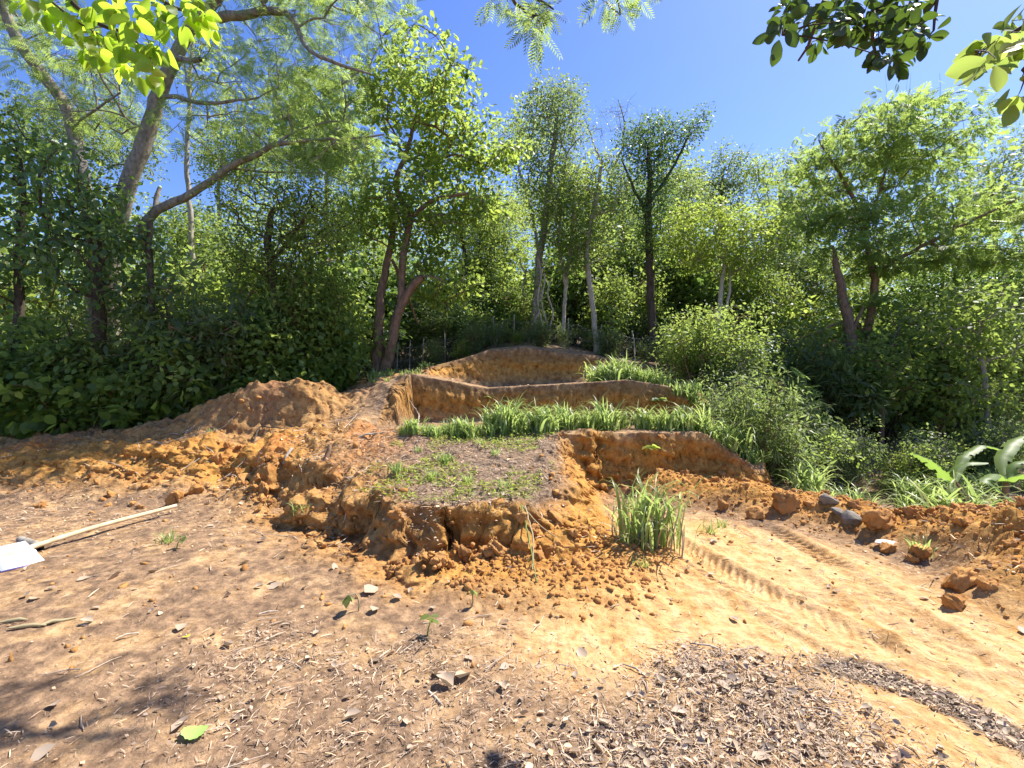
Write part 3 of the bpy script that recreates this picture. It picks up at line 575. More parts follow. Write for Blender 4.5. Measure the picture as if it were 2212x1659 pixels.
# trees of the wood behind the clearing: (name, label, depth, trunks, polys, clusters, leaf, bark, kind, rc, nl, ls)
T = [
 ('slender_tree', 'tall slender tree with a high narrow crown, tallest right of the bright forked tree', 14.2,
  [[(1150, 720, 0, .16), (1160, 640, 0, .15), (1165, 560, 0, .14), (1182, 440, 0, .12), (1190, 360, 0, .11), (1198, 300, 0, .10), (1205, 230, 0, .06)], [(1172, 480, 0, .06), (1215, 400, 0, .05), (1225, 330, 0, .03)]],
  [[(1140, 205), (1190, 178), (1250, 182), (1256, 240), (1240, 280), (1265, 310), (1225, 330), (1150, 310), (1125, 270)], [(1130, 330), (1230, 340), (1262, 400), (1200, 450), (1140, 410)]], 58, L_GREY, B_GREY, 'ovate', .42, 62, .11),
 ('slender_tree', 'pale mottled trunk with a leafy crown just right of the tall slender tree', 13.6,
  [[(1292, 775, 0, .11), (1284, 700, 0, .10), (1277, 640, 0, .10), (1268, 560, 0, .09), (1272, 500, 0, .085), (1290, 420, 0, .075), (1300, 350, 0, .05)]],
  [[(1222, 360), (1290, 325), (1345, 360), (1356, 430), (1320, 490), (1240, 470), (1215, 420)], [(1230, 480), (1320, 500), (1330, 560), (1250, 570)]], 40, L_OLIVE, B_PALE, 'ovate', .38, 34, .115),
 ('sparse_tree', 'nearly bare tree with thin twigs against the sky between two crowns', 22,
  [[(1310, 700, 0, .14), (1320, 560, 0, .12), (1322, 440, 0, .09), (1318, 380, 0, .08), (1345, 320, 0, .06), (1350, 260, 0, .04), (1335, 215, 0, .02)], [(1318, 380, 0, .06), (1285, 320, 0, .05), (1265, 260, 0, .02)], [(1345, 320, 0, .04), (1380, 270, 0, .02)]],
  [[(1265, 270), (1320, 205), (1390, 240), (1395, 300), (1320, 340), (1275, 330)]], 26, L_GREY, B_GREY, 'narrow', .6, 9, .16),
 ('vine_covered_tree', 'dark straight tree with a vine-clad trunk and flaring crown right of centre', 13.9,
  [[(1412, 780, 0, .17), (1408, 680, 0, .16), (1402, 560, 0, .15), (1400, 450, 0, .13), (1404, 380, 0, .1), (1400, 320, 0, .06)], [(1402, 470, 0, .07), (1365, 400, 0, .05), (1345, 350, 0, .03)], [(1402, 440, 0, .06), (1450, 370, 0, .05), (1490, 290, 0, .03)]],
  [[(1335, 300), (1370, 262), (1420, 262), (1470, 275), (1478, 320), (1430, 350), (1360, 345)], [(1375, 350), (1440, 340), (1440, 470), (1425, 560), (1385, 560), (1375, 460)], [(1470, 270), (1522, 235), (1520, 280), (1480, 320)]], 66, L_DARK, B_DARK, 'ovate', .36, 52, .11),
 ('bright_tree', 'yellow-green tree with a low bright crown right of the vine-clad trunk', 13.2,
  [[(1560, 800, 0, .10), (1556, 720, 0, .09), (1554, 650, 0, .085), (1562, 590, 0, .07), (1570, 540, 0, .05)], [(1556, 700, 0, .05), (1580, 640, 0, .05), (1576, 560, 0, .03)]],
  [[(1435, 490), (1490, 450), (1560, 462), (1630, 455), (1690, 490), (1690, 545), (1620, 590), (1540, 585), (1470, 570)]], 62, L_YEL, B_PALE, 'ovate', .42, 62, .12),
 ('round_crowned_tree', 'round-crowned tree seen against the sky above the yellow-green tree', 22,
  [[(1560, 700, 0, .15), (1558, 560, 0, .13), (1556, 430, 0, .1), (1565, 360, 0, .05)]],
  [[(1510, 345), (1560, 315), (1612, 340), (1605, 410), (1555, 440), (1505, 410)], [(1490, 410), (1600, 420), (1610, 490), (1500, 480)]], 40, L_GREY, B_DARK, 'ovate', .5, 58, .15),
 ('spreading_tree', 'olive tree with a low spreading top left of the big feathery tree', 21,
  [[(1690, 700, 0, .15), (1688, 560, 0, .12), (1690, 450, 0, .09), (1680, 390, 0, .05)]],
  [[(1610, 365), (1670, 335), (1760, 345), (1770, 420), (1700, 450), (1630, 430)], [(1640, 430), (1760, 440), (1760, 540), (1680, 540)]], 46, L_OLIVE, B_DARK, 'ovate', .52, 56, .15),
 ('feathery_tree', 'large feathery-leaved tree with a domed crown filling the upper right', 13.5,
  [[(1862, 900, 0, .18), (1868, 800, 0, .16), (1872, 720, -.1, .14), (1885, 660, -.1, .13), (1892, 600, -.1, .12), (1878, 560, 0, .1), (1868, 500, 0, .085), (1850, 440, .1, .07), (1800, 350, .2, .045), (1770, 305, .3, .03)],
   [(1892, 600, -.1, .08), (1930, 560, -.3, .07), (2000, 530, -.5, .06), (2090, 480, -.8, .045), (2200, 430, -1, .03)],
   [(1868, 500, 0, .06), (1900, 420, -.2, .05), (1920, 330, -.3, .035), (1960, 270, -.4, .02)],
   [(1872, 720, -.1, .06), (1830, 690, -.4, .05), (1760, 720, -.7, .03), (1700, 740, -1, .02)]],
  [[(1700, 430), (1720, 370), (1770, 300), (1830, 250), (1900, 222), (1990, 218), (2060, 255), (2085, 320), (2100, 390), (2050, 450), (1950, 460), (1850, 470), (1770, 470)],
   [(1690, 480), (1850, 470), (2000, 460), (2120, 420), (2240, 400), (2260, 560), (2120, 570), (2050, 600), (1960, 580), (1880, 590), (1780, 560)],
   [(1640, 745), (1700, 715), (1780, 700), (1850, 715), (1830, 760), (1740, 775)], [(1780, 655), (1840, 640), (1900, 650), (1890, 685), (1810, 685)]],
  108, L_FEATH, B_BROWN, 'frond2', .72, 26, .36),
 ('slender_tree', 'young slender tree with a pale stem at the right edge above the banana plants', 10.5,
  [[(2138, 950, 0, .07), (2132, 880, 0, .065), (2125, 800, 0, .06), (2112, 720, 0, .05), (2110, 640, 0, .03)]],
  [[(2070, 640), (2120, 610), (2180, 640), (2160, 700), (2200, 760), (2130, 790), (2070, 760), (2040, 690)], [(2060, 830), (2160, 820), (2200, 870), (2090, 885)]], 38, L_MID, B_GREY, 'hero', .4, 30, .15),
 ('round_crowned_tree', 'distant grey-green tree against the sky at the right edge', 24,
  [[(2150, 700, 0, .15), (2150, 520, 0, .12), (2145, 400, 0, .06)]],
  [[(2080, 330), (2150, 298), (2230, 300), (2240, 380), (2150, 410), (2100, 390)], [(2090, 400), (2230, 400), (2230, 480), (2110, 480)]], 46, L_GREY, B_DARK, 'ovate', .6, 52, .17),
 ('slender_tree', 'thin curved tree with a small crown touching the right side of the bright forked tree', 19,
  [[(1185, 720, 0, .1), (1165, 560, 0, .09), (1150, 460, 0, .08), (1130, 400, 0, .07), (1115, 340, 0, .05), (1105, 300, 0, .03)]],
  [[(1062, 285), (1105, 255), (1150, 280), (1145, 330), (1090, 350)], [(1100, 390), (1210, 400), (1200, 480), (1110, 470)]], 32, L_OLIVE, B_GREY, 'ovate', .45, 55, .13),
 ('broken_trunk', 'broken reddish snag without leaves beside the feathery tree', 12.8,
  [[(1842, 900, 0, .2), (1845, 800, 0, .19), (1838, 720, 0, .18), (1825, 660, 0, .15), (1812, 600, 0, .12), (1806, 560, 0, .09), (1798, 530, 0, .03)], [(1838, 720, 0, .08), (1858, 690, -.1, .06), (1866, 660, -.1, .03)]], [], 0, L_MID, B_RED, 'ovate', .4, 1, .1),
 ('small_tree', 'small round light-green tree growing in front of the broken snag', 11.8,
  [[(1905, 880, 0, .06), (1900, 830, 0, .05), (1895, 780, 0, .03)]],
  [[(1835, 770), (1880, 745), (1940, 760), (1968, 810), (1950, 860), (1880, 870), (1830, 830)]], 40, L_MID, B_BROWN, 'hero', .34, 34, .14),
 ('broadleaf_tree', 'bushy olive tree left of the bright forked tree, under the long bough', 9.9,
  [[(600, 700, 0, .13), (590, 600, 0, .12), (575, 520, 0, .1), (590, 450, 0, .07)], [(585, 570, 0, .06), (640, 500, 0, .05), (680, 440, 0, .03)]],
  [[(470, 420), (550, 385), (640, 390), (690, 430), (680, 500), (600, 520), (500, 510)], [(480, 520), (680, 510), (690, 600), (560, 620), (490, 590)], [(620, 430), (740, 395), (775, 500), (690, 560), (610, 520)]], 84, L_OLIVE, B_DARK, 'ovate', .34, 32, .105),
 ('broadleaf_tree', 'tall mid-green tree directly behind the bright forked tree on its left', 14.5,
  [[(735, 740, 0, .13), (738, 620, 0, .12), (730, 520, 0, .1), (742, 430, 0, .07)], [(735, 560, 0, .06), (770, 480, 0, .05), (790, 420, 0, .03)]],
  [[(690, 430), (740, 385), (800, 400), (850, 470), (840, 560), (760, 570), (700, 530)], [(680, 560), (840, 570), (840, 660), (720, 680)]], 66, L_MID, B_DARK, 'ovate', .46, 60, .12),
 ('feathery_tree', 'airy pale feathery tree showing sky through it, left of the bright crown', 19,
  [[(690, 700, 0, .15), (700, 540, 0, .13), (705, 400, 0, .1), (720, 290, 0, .05)]],
  [[(600, 240), (700, 180), (790, 190), (800, 280), (790, 360), (690, 380), (610, 330)]], 48, L_FEATH, B_GREY, 'frond2', .8, 24, .45),
 ('broadleaf_tree', 'shaded tree in the wood just left of the thin straight pole-like trunk', 14,
  [[(360, 700, 0, .12), (365, 620, 0, .1), (380, 560, 0, .08), (390, 500, 0, .05)]],
  [[(340, 480), (420, 440), (480, 470), (490, 560), (420, 600), (350, 580)]], 44, L_MID, B_DARK, 'ovate', .45, 58, .12),
 ('broadleaf_tree', 'bluish-green distant tree behind the curving trunk at the upper left', 17,
  [[(110, 620, 0, .16), (105, 480, 0, .13), (110, 360, 0, .09), (120, 280, 0, .05)]],
  [[(40, 230), (100, 195), (170, 230), (190, 300), (150, 360), (60, 340)], [(180, 260), (260, 230), (330, 300), (300, 380), (200, 370)]], 56, L_GREY, B_DARK, 'ovate', .55, 58, .14),
 ('broadleaf_tree', 'green tree filling the gap between the pale pole trunk and the long bough', 18,
  [[(480, 640, 0, .13), (478, 520, 0, .11), (470, 420, 0, .08), (480, 330, 0, .04)]],
  [[(430, 300), (500, 270), (590, 290), (600, 350), (500, 400), (430, 370)]], 40, L_OLIVE, B_GREY, 'ovate', .55, 50, .14),
 ('broadleaf_tree', 'leafy tree with several dark stems behind the right side of the bright forked tree', 15.5,
  [[(1015, 740, 0, .11), (1012, 620, 0, .1), (1005, 540, 0, .08), (990, 480, 0, .05)], [(1012, 600, 0, .06), (1040, 520, 0, .05), (1030, 450, 0, .03)]],
  [[(960, 460), (1040, 430), (1100, 470), (1110, 560), (1040, 590), (970, 560)], [(1010, 590), (1100, 590), (1090, 660), (1020, 660)]], 54, L_MID, B_DARK, 'ovate', .45, 56, .125),
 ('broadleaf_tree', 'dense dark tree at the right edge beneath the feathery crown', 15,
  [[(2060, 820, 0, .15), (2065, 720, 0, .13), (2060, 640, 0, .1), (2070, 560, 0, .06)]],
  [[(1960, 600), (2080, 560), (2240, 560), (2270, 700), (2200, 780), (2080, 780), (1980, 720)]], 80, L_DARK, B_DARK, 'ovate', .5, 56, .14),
 ('broadleaf_tree', 'shaded tree with twin grey stems behind the yellow-green tree', 17.5,
  [[(1690, 780, 0, .12), (1700, 680, 0, .11), (1720, 600, 0, .1), (1705, 520, 0, .07)], [(1715, 800, .3, .08), (1735, 690, .2, .08), (1740, 600, .2, .05)]],
  [[(1620, 560), (1700, 520), (1790, 560), (1800, 640), (1720, 680), (1630, 650)]], 56, L_GREY, B_GREY, 'ovate', .5, 56, .135),
 ('broadleaf_tree', 'slim tree with drooping leaves between the pale mottled trunk and the vine-clad trunk', 18,
  [[(1348, 760, 0, .09), (1345, 640, 0, .08), (1340, 540, 0, .07), (1346, 470, 0, .04)]],
  [[(1290, 500), (1350, 450), (1400, 500), (1395, 600), (1330, 640), (1285, 590)]], 42, L_MID, B_GREY, 'ovate', .45, 56, .13),
 ('broadleaf_tree', 'slim shaded tree between the vine-clad trunk and the yellow-green tree', 18,
  [[(1480, 780, 0, .1), (1482, 660, 0, .09), (1486, 560, 0, .07), (1490, 500, 0, .04)]],
  [[(1430, 560), (1490, 500), (1550, 560), (1550, 660), (1480, 690), (1430, 650)], [(1440, 400), (1500, 370), (1540, 440), (1480, 500)]], 56, L_GREY, B_DARK, 'ovate', .48, 56, .13),
 ('slender_tree', 'slim grey-stemmed tree between the bright forked tree and the tall slender tree', 17,
  [[(1062, 730, 0, .08), (1060, 620, 0, .08), (1058, 540, 0, .07), (1070, 480, 0, .05), (1080, 430, 0, .03)], [(1060, 560, 0, .04), (1045, 500, 0, .03)]], [[(1010, 440), (1070, 400), (1130, 440), (1140, 540), (1080, 600), (1020, 560)]], 44, L_OLIVE, B_DARK, 'ovate', .45, 58, .12),
 ('slender_tree', 'thin pale double stem just right of the tall slender tree', 13.9,
  [[(1215, 740, 0, .07), (1222, 620, 0, .07), (1236, 500, 0, .06), (1240, 420, 0, .04)], [(1222, 620, 0, .05), (1205, 520, 0, .05), (1215, 440, 0, .03)]], [[(1170, 430), (1240, 380), (1290, 440), (1280, 540), (1220, 600), (1170, 540)]], 46, L_MID, B_PALE, 'ovate', .45, 58, .12),
 ('broadleaf_tree', 'low leafy tree filling the wood above the fence left of centre', 16,
  [[(975, 750, 0, .08), (980, 680, 0, .07), (990, 620, 0, .05)]], [[(930, 640), (990, 580), (1080, 590), (1140, 640), (1130, 720), (1030, 740), (940, 720)]], 52, L_MID, B_DARK, 'ovate', .45, 58, .115),
 ('broadleaf_tree', 'low leafy tree above the rear clay face, behind the hanging vines', 17.5,
  [[(1190, 760, 0, .08), (1192, 690, 0, .07), (1200, 630, 0, .05)]], [[(1110, 620), (1190, 570), (1280, 600), (1290, 700), (1200, 740), (1110, 710)]], 52, L_OLIVE, B_DARK, 'ovate', .45, 58, .12),
 ('broadleaf_tree', 'low bushy tree between the pale mottled trunk and the yellow-green tree', 16.5,
  [[(1440, 790, 0, .08), (1445, 720, 0, .07), (1450, 650, 0, .05)]], [[(1330, 640), (1420, 590), (1520, 610), (1540, 700), (1450, 760), (1340, 730)]], 60, L_GREY, B_GREY, 'ovate', .45, 60, .115),
 ('broadleaf_tree', 'dense mid-green tree behind the trunks of the feathery tree', 17,
  [[(1790, 800, 0, .1), (1795, 700, 0, .09), (1800, 600, 0, .06)]], [[(1700, 600), (1790, 540), (1880, 580), (1890, 700), (1800, 760), (1700, 730)]], 60, L_MID, B_GREY, 'ovate', .5, 60, .13),
 ('broadleaf_tree', 'small leafy tree right of the yellow-green tree with a thin forked stem', 15.5,
  [[(1625, 800, 0, .06), (1630, 720, 0, .055), (1640, 650, 0, .04)], [(1630, 720, 0, .04), (1610, 650, 0, .03)]], [[(1560, 620), (1630, 580), (1710, 620), (1700, 720), (1620, 750), (1560, 700)]], 46, L_MID, B_PALE, 'ovate', .42, 58, .115),
 ('slender_tree', 'thin dark tree with an open crown against the sky between the vine-clad and round-crowned trees', 21,
  [[(1478, 740, 0, .1), (1470, 560, 0, .09), (1462, 440, 0, .07), (1470, 360, 0, .04)]], [[(1420, 380), (1470, 330), (1520, 370), (1520, 460), (1460, 500), (1420, 450)]], 40, L_OLIVE, B_DARK, 'ovate', .5, 52, .14),
 ('broadleaf_tree', 'tree with a ragged crown below the sparse bare twigs', 20,
  [[(1335, 740, 0, .1), (1338, 560, 0, .08), (1342, 450, 0, .05)]], [[(1270, 420), (1340, 360), (1400, 400), (1410, 500), (1340, 540), (1270, 500)]], 46, L_GREY, B_DARK, 'ovate', .5, 54, .14),
 ('broadleaf_tree', 'green tree behind the left flank of the feathery crown', 19,
  [[(1760, 740, 0, .1), (1755, 600, 0, .08), (1745, 500, 0, .05)]], [[(1670, 440), (1740, 400), (1800, 460), (1800, 580), (1720, 610), (1660, 550)]], 50, L_OLIVE, B_DARK, 'ovate', .52, 54, .14),
 ('broadleaf_tree', 'pale-leaved tree in the wood at the far right, behind the slender young tree', 16,
  [[(2190, 840, 0, .1), (2185, 700, 0, .09), (2180, 600, 0, .06)]], [[(2120, 560), (2200, 520), (2300, 560), (2300, 680), (2200, 720), (2110, 660)]], 56, L_GREY, B_GREY, 'ovate', .5, 56, .13),
 ('broadleaf_tree', 'leafy tree in the thicket beneath the long bough, beside the pale pole trunk', 13.2,
  [[(450, 740, 0, .09), (455, 660, 0, .08), (470, 600, 0, .05)]], [[(400, 610), (470, 550), (560, 570), (590, 660), (540, 730), (430, 720)]], 56, L_MID, B_DARK, 'ovate', .42, 58, .11),
 ('broadleaf_tree', 'bright leafy tree in the thicket left of the bright forked tree', 10.6,
  [[(640, 760, 0, .07), (645, 690, 0, .06), (655, 640, 0, .04)]], [[(570, 620), (650, 570), (740, 610), (760, 700), (680, 750), (580, 720)]], 56, L_OLIVE, B_DARK, 'ovate', .42, 58, .11),
]
for i, (nm, lb, d, tr, po, nc, lm, bk, kd, rc, nl, ls) in enumerate(T):
    tree(nm, lb, 'tree' if nm != 'broken_trunk' else 'dead tree', d, tr, po, int(nc * 1.25), lm, bk, kd, rc * 1.08, int(nl * (2.3 if kd == 'ovate' else 1.5)), ls * (.75 if 'frond' in kd else .8), seed=40 + i, sep=.35, flat=.28 if 'frond' in kd else .75)

# pale hanging roots on the tall slender tree
tb = Tubes()
hr = empty('hanging_vine', (0, 0, 0), 'pale rope-like vines hanging against the foot of the tall slender tree', 'vine')
for k, (px, p0, p1) in enumerate([(1163, 560, 735), (1172, 590, 740), (1186, 600, 715), (1155, 640, 700), (1128, 560, 640)]):
    tb = Tubes(); P = [W(px + 5 * math.sin(q * 9 + k) + (q * 6), p0 + (p1 - p0) * q, 13.4 + .1 * k) for q in np.linspace(0, 1, 9)]
    tb.add(P, .025, 6); obj('strand', tb.mesh('strand', B_PALE), hr)

# shrubs: a few real kinds, copied through the thickets
def shrub(name, leafm, barkm, kind, h, wd, ncl, rc, nl, ls, seed, droop=.4, nst=6):
    r = np.random.default_rng(seed); o = empty(name, (0, 0, -50), None, 'shrub'); tb = Tubes(); cl = []
    for k in range(nst):
        a = r.random() * 6.28; e = A([math.cos(a) * wd * r.uniform(.2, 1), math.sin(a) * wd * r.uniform(.2, 1), h * r.uniform(.6, 1)])
        P = curve(A([math.cos(a) * .05, math.sin(a) * .05, -.05]), e, 8, .12, .05, r); tb.add(P, np.linspace(.025, .006, 8), 5, False)
        for j in range(ncl // nst):
            q = P[r.integers(2, 8)]; c = q + r.normal(0, .28 * wd, 3) * A([1, 1, .7]); c[2] = max(c[2], .12)
            cl.append(c); tb.add(curve(q, c, 4, .05, .05, r), [.01, .007, .005, .003], 4, False)
    cl = A(cl); n = len(cl) * nl; ci = np.repeat(np.arange(len(cl)), nl)
    off = norm(r.normal(0, 1, (n, 3))) * r.random((n, 1)) ** .5 * rc * A([1, 1, .8]); P = cl[ci] + off; P[:, 2] = np.maximum(P[:, 2], .03)
    V, F = leaves(P, norm(off) + r.normal(0, .55, (n, 3)) + A([0, 0, -droop]), A([0, 0, 1.]) + r.normal(0, .6, (n, 3)), ls * r.uniform(.6, 1.3, n),
                  {'ovate': QUAD, 'hero': OVATE, 'narrow': NARROW, 'frond': FROND2}[kind])
    obj('stems', tb.mesh('stems', barkm), o); obj('foliage', mesh('foliage', V, F, leafm), o); return o
SH = [shrub('glossy_shrub', L_MID, B_DARK, 'hero', 1.5, .8, 78, .26, 34, .085, 1), shrub('dark_shrub', L_DARK, B_DARK, 'hero', 1.9, .9, 78, .3, 32, .10, 2),
      shrub('fine_leaved_shrub', L_GREY, B_GREY, 'ovate', 1.7, .8, 78, .26, 34, .085, 3), shrub('willowy_shrub', L_GREY, B_BROWN, 'narrow', 1.8, .8, 70, .3, 34, .15, 4),
      shrub('tall_shrub', L_MID, B_BROWN, 'ovate', 2.7, 1.0, 96, .32, 34, .1, 5), shrub('pale_shrub', L_OLIVE, B_BROWN, 'ovate', 1.5, .7, 60, .26, 32, .1, 6),
      shrub('feathery_shrub', L_FEATH, B_BROWN, 'frond', 1.3, .8, 48, .3, 12, .26, 7)]
SH.append(shrub('broad_leaved_weed', L_MAIN, B_BROWN, 'hero', .95, .5, 36, .24, 18, .15, 8))
KW = ['glossy-leaved green shrub', 'dark broad-leaved shrub', 'fine-leaved grey-green shrub', 'narrow-leaved olive shrub', 'tall small-leaved green shrub', 'pale yellow-green shrub', 'feathery-leaved shrub', 'low bright broad-leaved weed']
used = [False] * len(SH)
def place_shrub(k, x, y, sc, where, dz=0):
    lb = KW[k] + ' ' + where; z = Hz(x, y) - .05 + dz; rz = random.random() * 6.28
    s = (sc * random.uniform(.85, 1.2), sc * random.uniform(.85, 1.2), sc * random.uniform(.85, 1.15))
    if not used[k]:
        used[k] = True; o = SH[k]; o.location = (x, y, z); o.rotation_euler = (0, 0, rz); o.scale = s; o['label'] = lb; o['group'] = 'shrubs ' + where
    else: o = dup(SH[k], (x, y, z), rz, s, lb, 'shrubs ' + where)
    return o
def band(n, pts, wgt, where, s0, s1, jit):
    wgt = tuple(wgt) + (0,) * (len(SH) - len(wgt)); ks = random.choices(range(len(SH)), weights=wgt, k=n); P = A(pts, float)
    for i, k in enumerate(ks):
        t = (i + random.random()) / n * (len(P) - 1); a = int(min(t, len(P) - 2)); q = P[a] + (P[a + 1] - P[a]) * (t - a)
        place_shrub(k, q[0] + random.gauss(0, jit), q[1] + abs(random.gauss(0, jit)), random.uniform(s0, s1), where)
band(16, [(-10.2, 9.2), (-7, 9.4), (-5.4, 9.8), (-4.3, 10.6)], (4, 1, 3, 3, 1, 2, 0), 'at the foot of the left thicket, behind the clay ridge', 1.1, 1.5, .25)
band(15, [(-9.6, 8.9), (-7.6, 9.1), (-6, 9.3), (-4.8, 9.9), (-4.0, 10.6)], (1, 0, 0, 1, 0, 0, 0, 6), 'spilling onto the crest of the left clay ridge', .85, 1.5, .15)
band(16, [(-12, 10.8), (-8, 11), (-6, 11.4), (-4.6, 12)], (3, 2, 2, 1, 4, 2, 0), 'in the middle of the left thicket', 1.3, 1.8, .4)
band(13, [(-15, 13.4), (-9, 13.5), (-6, 13.6), (-4, 13.8)], (2, 3, 1, 1, 5, 0, 0), 'at the back of the left thicket below the trees', 1.6, 2.2, .5)
band(16, [(-4.2, 13.4), (-1, 14.2), (2, 14.4), (5, 14.6)], (2, 3, 5, 1, 3, 0, 0), 'close behind the chain-link fence', .75, 1.1, .4)
band(16, [(-4.5, 16.2), (-1, 16.6), (3, 16.8), (7, 17)], (2, 3, 3, 1, 5, 1, 0), 'in the shade of the wood behind the fence', 1.4, 2.1, .5)
band(13, [(-2.4, 12.3), (0, 12.9), (2.5, 12.7), (4.2, 12.2)], (1, 0, 5, 3, 0, 2, 0), 'low among the fence posts at the edge of the wood', .3, .5, .2)
band(14, [(3.9, 9.6), (4.6, 10.4), (5.2, 11.2), (5.8, 12.6)], (1, 0, 6, 4, 1, 1, 1), 'on the bank right of the terraces', .6, .95, .3)
band(13, [(3.9, 7.2), (4.6, 8.0), (5.4, 8.6), (6.4, 9.2)], (1, 0, 4, 5, 0, 0, 1), 'on the shaded bank below the feathery tree', .45, .75, .3)
band(12, [(6.6, 12.5), (9, 12.8), (12, 13), (14.5, 13.4)], (2, 5, 2, 1, 3, 0, 0), 'in the dark hollow at the right', 1.2, 1.8, .5)
band(10, [(6.8, 8.4), (8, 8.8), (9.4, 9.4), (10.8, 9.8)], (2, 0, 2, 3, 0, 2, 1), 'round the banana plants at the right edge', .45, .75, .3)
band(12, [(5.5, 16), (9, 15.8), (13, 15.8), (17, 16)], (2, 4, 2, 0, 5, 1, 0), 'deep in the wood at the right', 1.7, 2.4, .5)

place_shrub(6, 6.0, 11.0, 1.15, 'rising above the bank right of the upper terrace')
place_shrub(6, 5.3, 10.6, .9, 'spreading low on the bank beside the upper terrace')
for k, u_ in enumerate(used):
    if not u_: place_shrub(k, 7.5, 12.2, 1.0, 'in front of the dark hollow at the right')
# the far side of the wood: one mass nobody could count
def backdrop():
    r = np.random.default_rng(99); P = []; tb = Tubes()
    for k in range(1500):
        x = r.uniform(-46, 46); y = r.uniform(19, 38); g = float(H(A([x]), A([y]))[0])
        top = 8.6 + 2.6 * fbm(A([x * .22]), A([y * .1]), 2, 5)[0] * 2 - .05 * max(0, 4 - abs(x)) ; z = g + r.random() ** .8 * max(2, top)
        P.append((x, y, z))
    for k in range(420):
        s = r.choice((-1, 1)); x = s * r.uniform(14, 34); y = r.uniform(7, 20); g = float(H(A([x]), A([y]))[0]); P.append((x, y, g + r.random() ** .9 * 8.5))
    P = A(P); nl = 110; n = len(P) * nl; ci = np.repeat(np.arange(len(P)), nl)
    off = norm(r.normal(0, 1, (n, 3))) * r.random((n, 1)) ** .5 * A([1.5, 1.5, 1.1]); Q = P[ci] + off
    V, F = leaves(Q, norm(off) + r.normal(0, .6, (n, 3)), A([0, 0, 1.]) + r.normal(0, .7, (n, 3)), r.uniform(.12, .24, n), QUAD)
    tag(obj('forest_backdrop', mesh('forest_backdrop', V, F, L_OLIVE)), 'far green wood filling the hillside behind the trees', 'forest', kind='stuff')
backdrop()
# ------------------------------------------------------------------ grass
def blades(n, h, rad, seed, wid=.018, lean=.5, curl=1.6, hv=.35, ex=2.4):
    r = np.random.default_rng(seed); k = 7; s = np.linspace(0, 1, k)
    az = r.random(n) * 6.283; L = h * r.uniform(1 - hv, 1.15, n) * 1.25; th0 = np.abs(r.normal(0, lean * .45, n)); kap = curl * r.uniform(.35, 1.2, n)
    b = np.stack([r.normal(0, rad, n), r.normal(0, rad, n), np.full(n, -.03)], 1)
    th = th0[:, None] + kap[:, None] * s[None] ** ex
    dr = np.sin(th) * L[:, None] / (k - 1); dz = np.cos(th) * L[:, None] / (k - 1)
    R = np.cumsum(dr, 1) - dr[:, :1]; Zz = np.cumsum(dz, 1) - dz[:, :1]
    ctr = np.stack([b[:, :1] + R * np.cos(az)[:, None], b[:, 1:2] + R * np.sin(az)[:, None], b[:, 2:] + Zz], -1)
    tw = az + r.normal(0, .5, n); side = np.stack([-np.sin(tw), np.cos(tw), np.zeros(n)], -1)[:, None]
    wv = (wid * r.uniform(.6, 1.3, n))[:, None] * (np.clip(s * 4 + .45, 0, 1) * (1 - s ** 2.5) + .02)[None]
    V = np.stack([ctr - side * wv[..., None], ctr + A([0, 0, -.25]) * wv[..., None], ctr + side * wv[..., None]], 2)
    i = (np.arange(n) * k * 3)[:, None, None] + (np.arange(k - 1) * 3)[None, :, None] + np.arange(2)[None, None]
    return V.reshape(-1, 3), [np.stack([i, i + 1, i + 4, i + 3], -1).reshape(-1, 4)]
def tuft_mesh(n, h, rad, seed, **k):
    V, F = blades(n, h, rad, seed, **k); return mesh('grass_tuft', V, F, L_GRASS, True)
TB = [tuft_mesh(100, .54, .11, 1, curl=2.0, hv=.55), tuft_mesh(80, .46, .13, 2, curl=2.4, lean=.9, hv=.5), tuft_mesh(80, .36, .09, 3, curl=1.5), tuft_mesh(46, .24, .07, 4, wid=.013), tuft_mesh(26, .16, .04, 5, wid=.008),
      tuft_mesh(60, .6, .1, 6, wid=.016, curl=2.3, lean=.8)]
def tuft(k, p, sc, label, group):
    o = obj('grass_tuft', TB[k], None, (p[0], p[1], p[2])); o.rotation_euler = (0, 0, random.random() * 6.28); s = sc * random.uniform(.65, 1.25); o.scale = (s, s, s * random.uniform(.9, 1.1))
    return tag(o, label, 'grass', group)
def onground(x, y): return A([x, y, float(hfine(A([x]), A([y]))[0])])
rr = random.Random(4)
for i in range(12):
    x = np.interp(i, [0, 11], [-.25, 1.75]) + rr.gauss(0, .06); tuft(rr.choice((0, 0, 1)), onground(x, rr.uniform(6.95, 7.45) + .35 * (x > .7)), .8, 'dense fresh green grass tuft in the tall row along the middle terrace', 'tall grass row on the middle terrace')
for i in range(11):
    tuft(rr.choice((2, 3)), onground(np.interp(i, [0, 10], [-1.65, -.3]) + rr.gauss(0, .06), rr.uniform(6.7, 7.1)), .75, 'thin green grass tuft at the left end of the middle terrace', 'thin grass at the left of the middle terrace')
for i in range(6):
    tuft(rr.choice((0, 1, 2)), onground(rr.uniform(2.15, 3.0), rr.uniform(7.3, 7.7)), .68, 'green grass tuft above the right end of the pit wall', 'grass above the pit wall')
for i in range(11):
    t = rr.random(); tuft(rr.choice((2, 2, 5)), onground(2.95 + .95 * t, 7.35 - .55 * t + rr.gauss(0, .12)), .8, 'grass tuft spilling down the sloping right rim of the pit wall', 'grass on the right rim of the pit wall')
for i in range(14):
    tuft(rr.choice((0, 1, 2)), onground(rr.uniform(1.75, 3.6), rr.uniform(9.3, 9.9)), .85, 'bright green grass tuft on the upper terrace in front of the rear clay face', 'grass on the upper terrace')
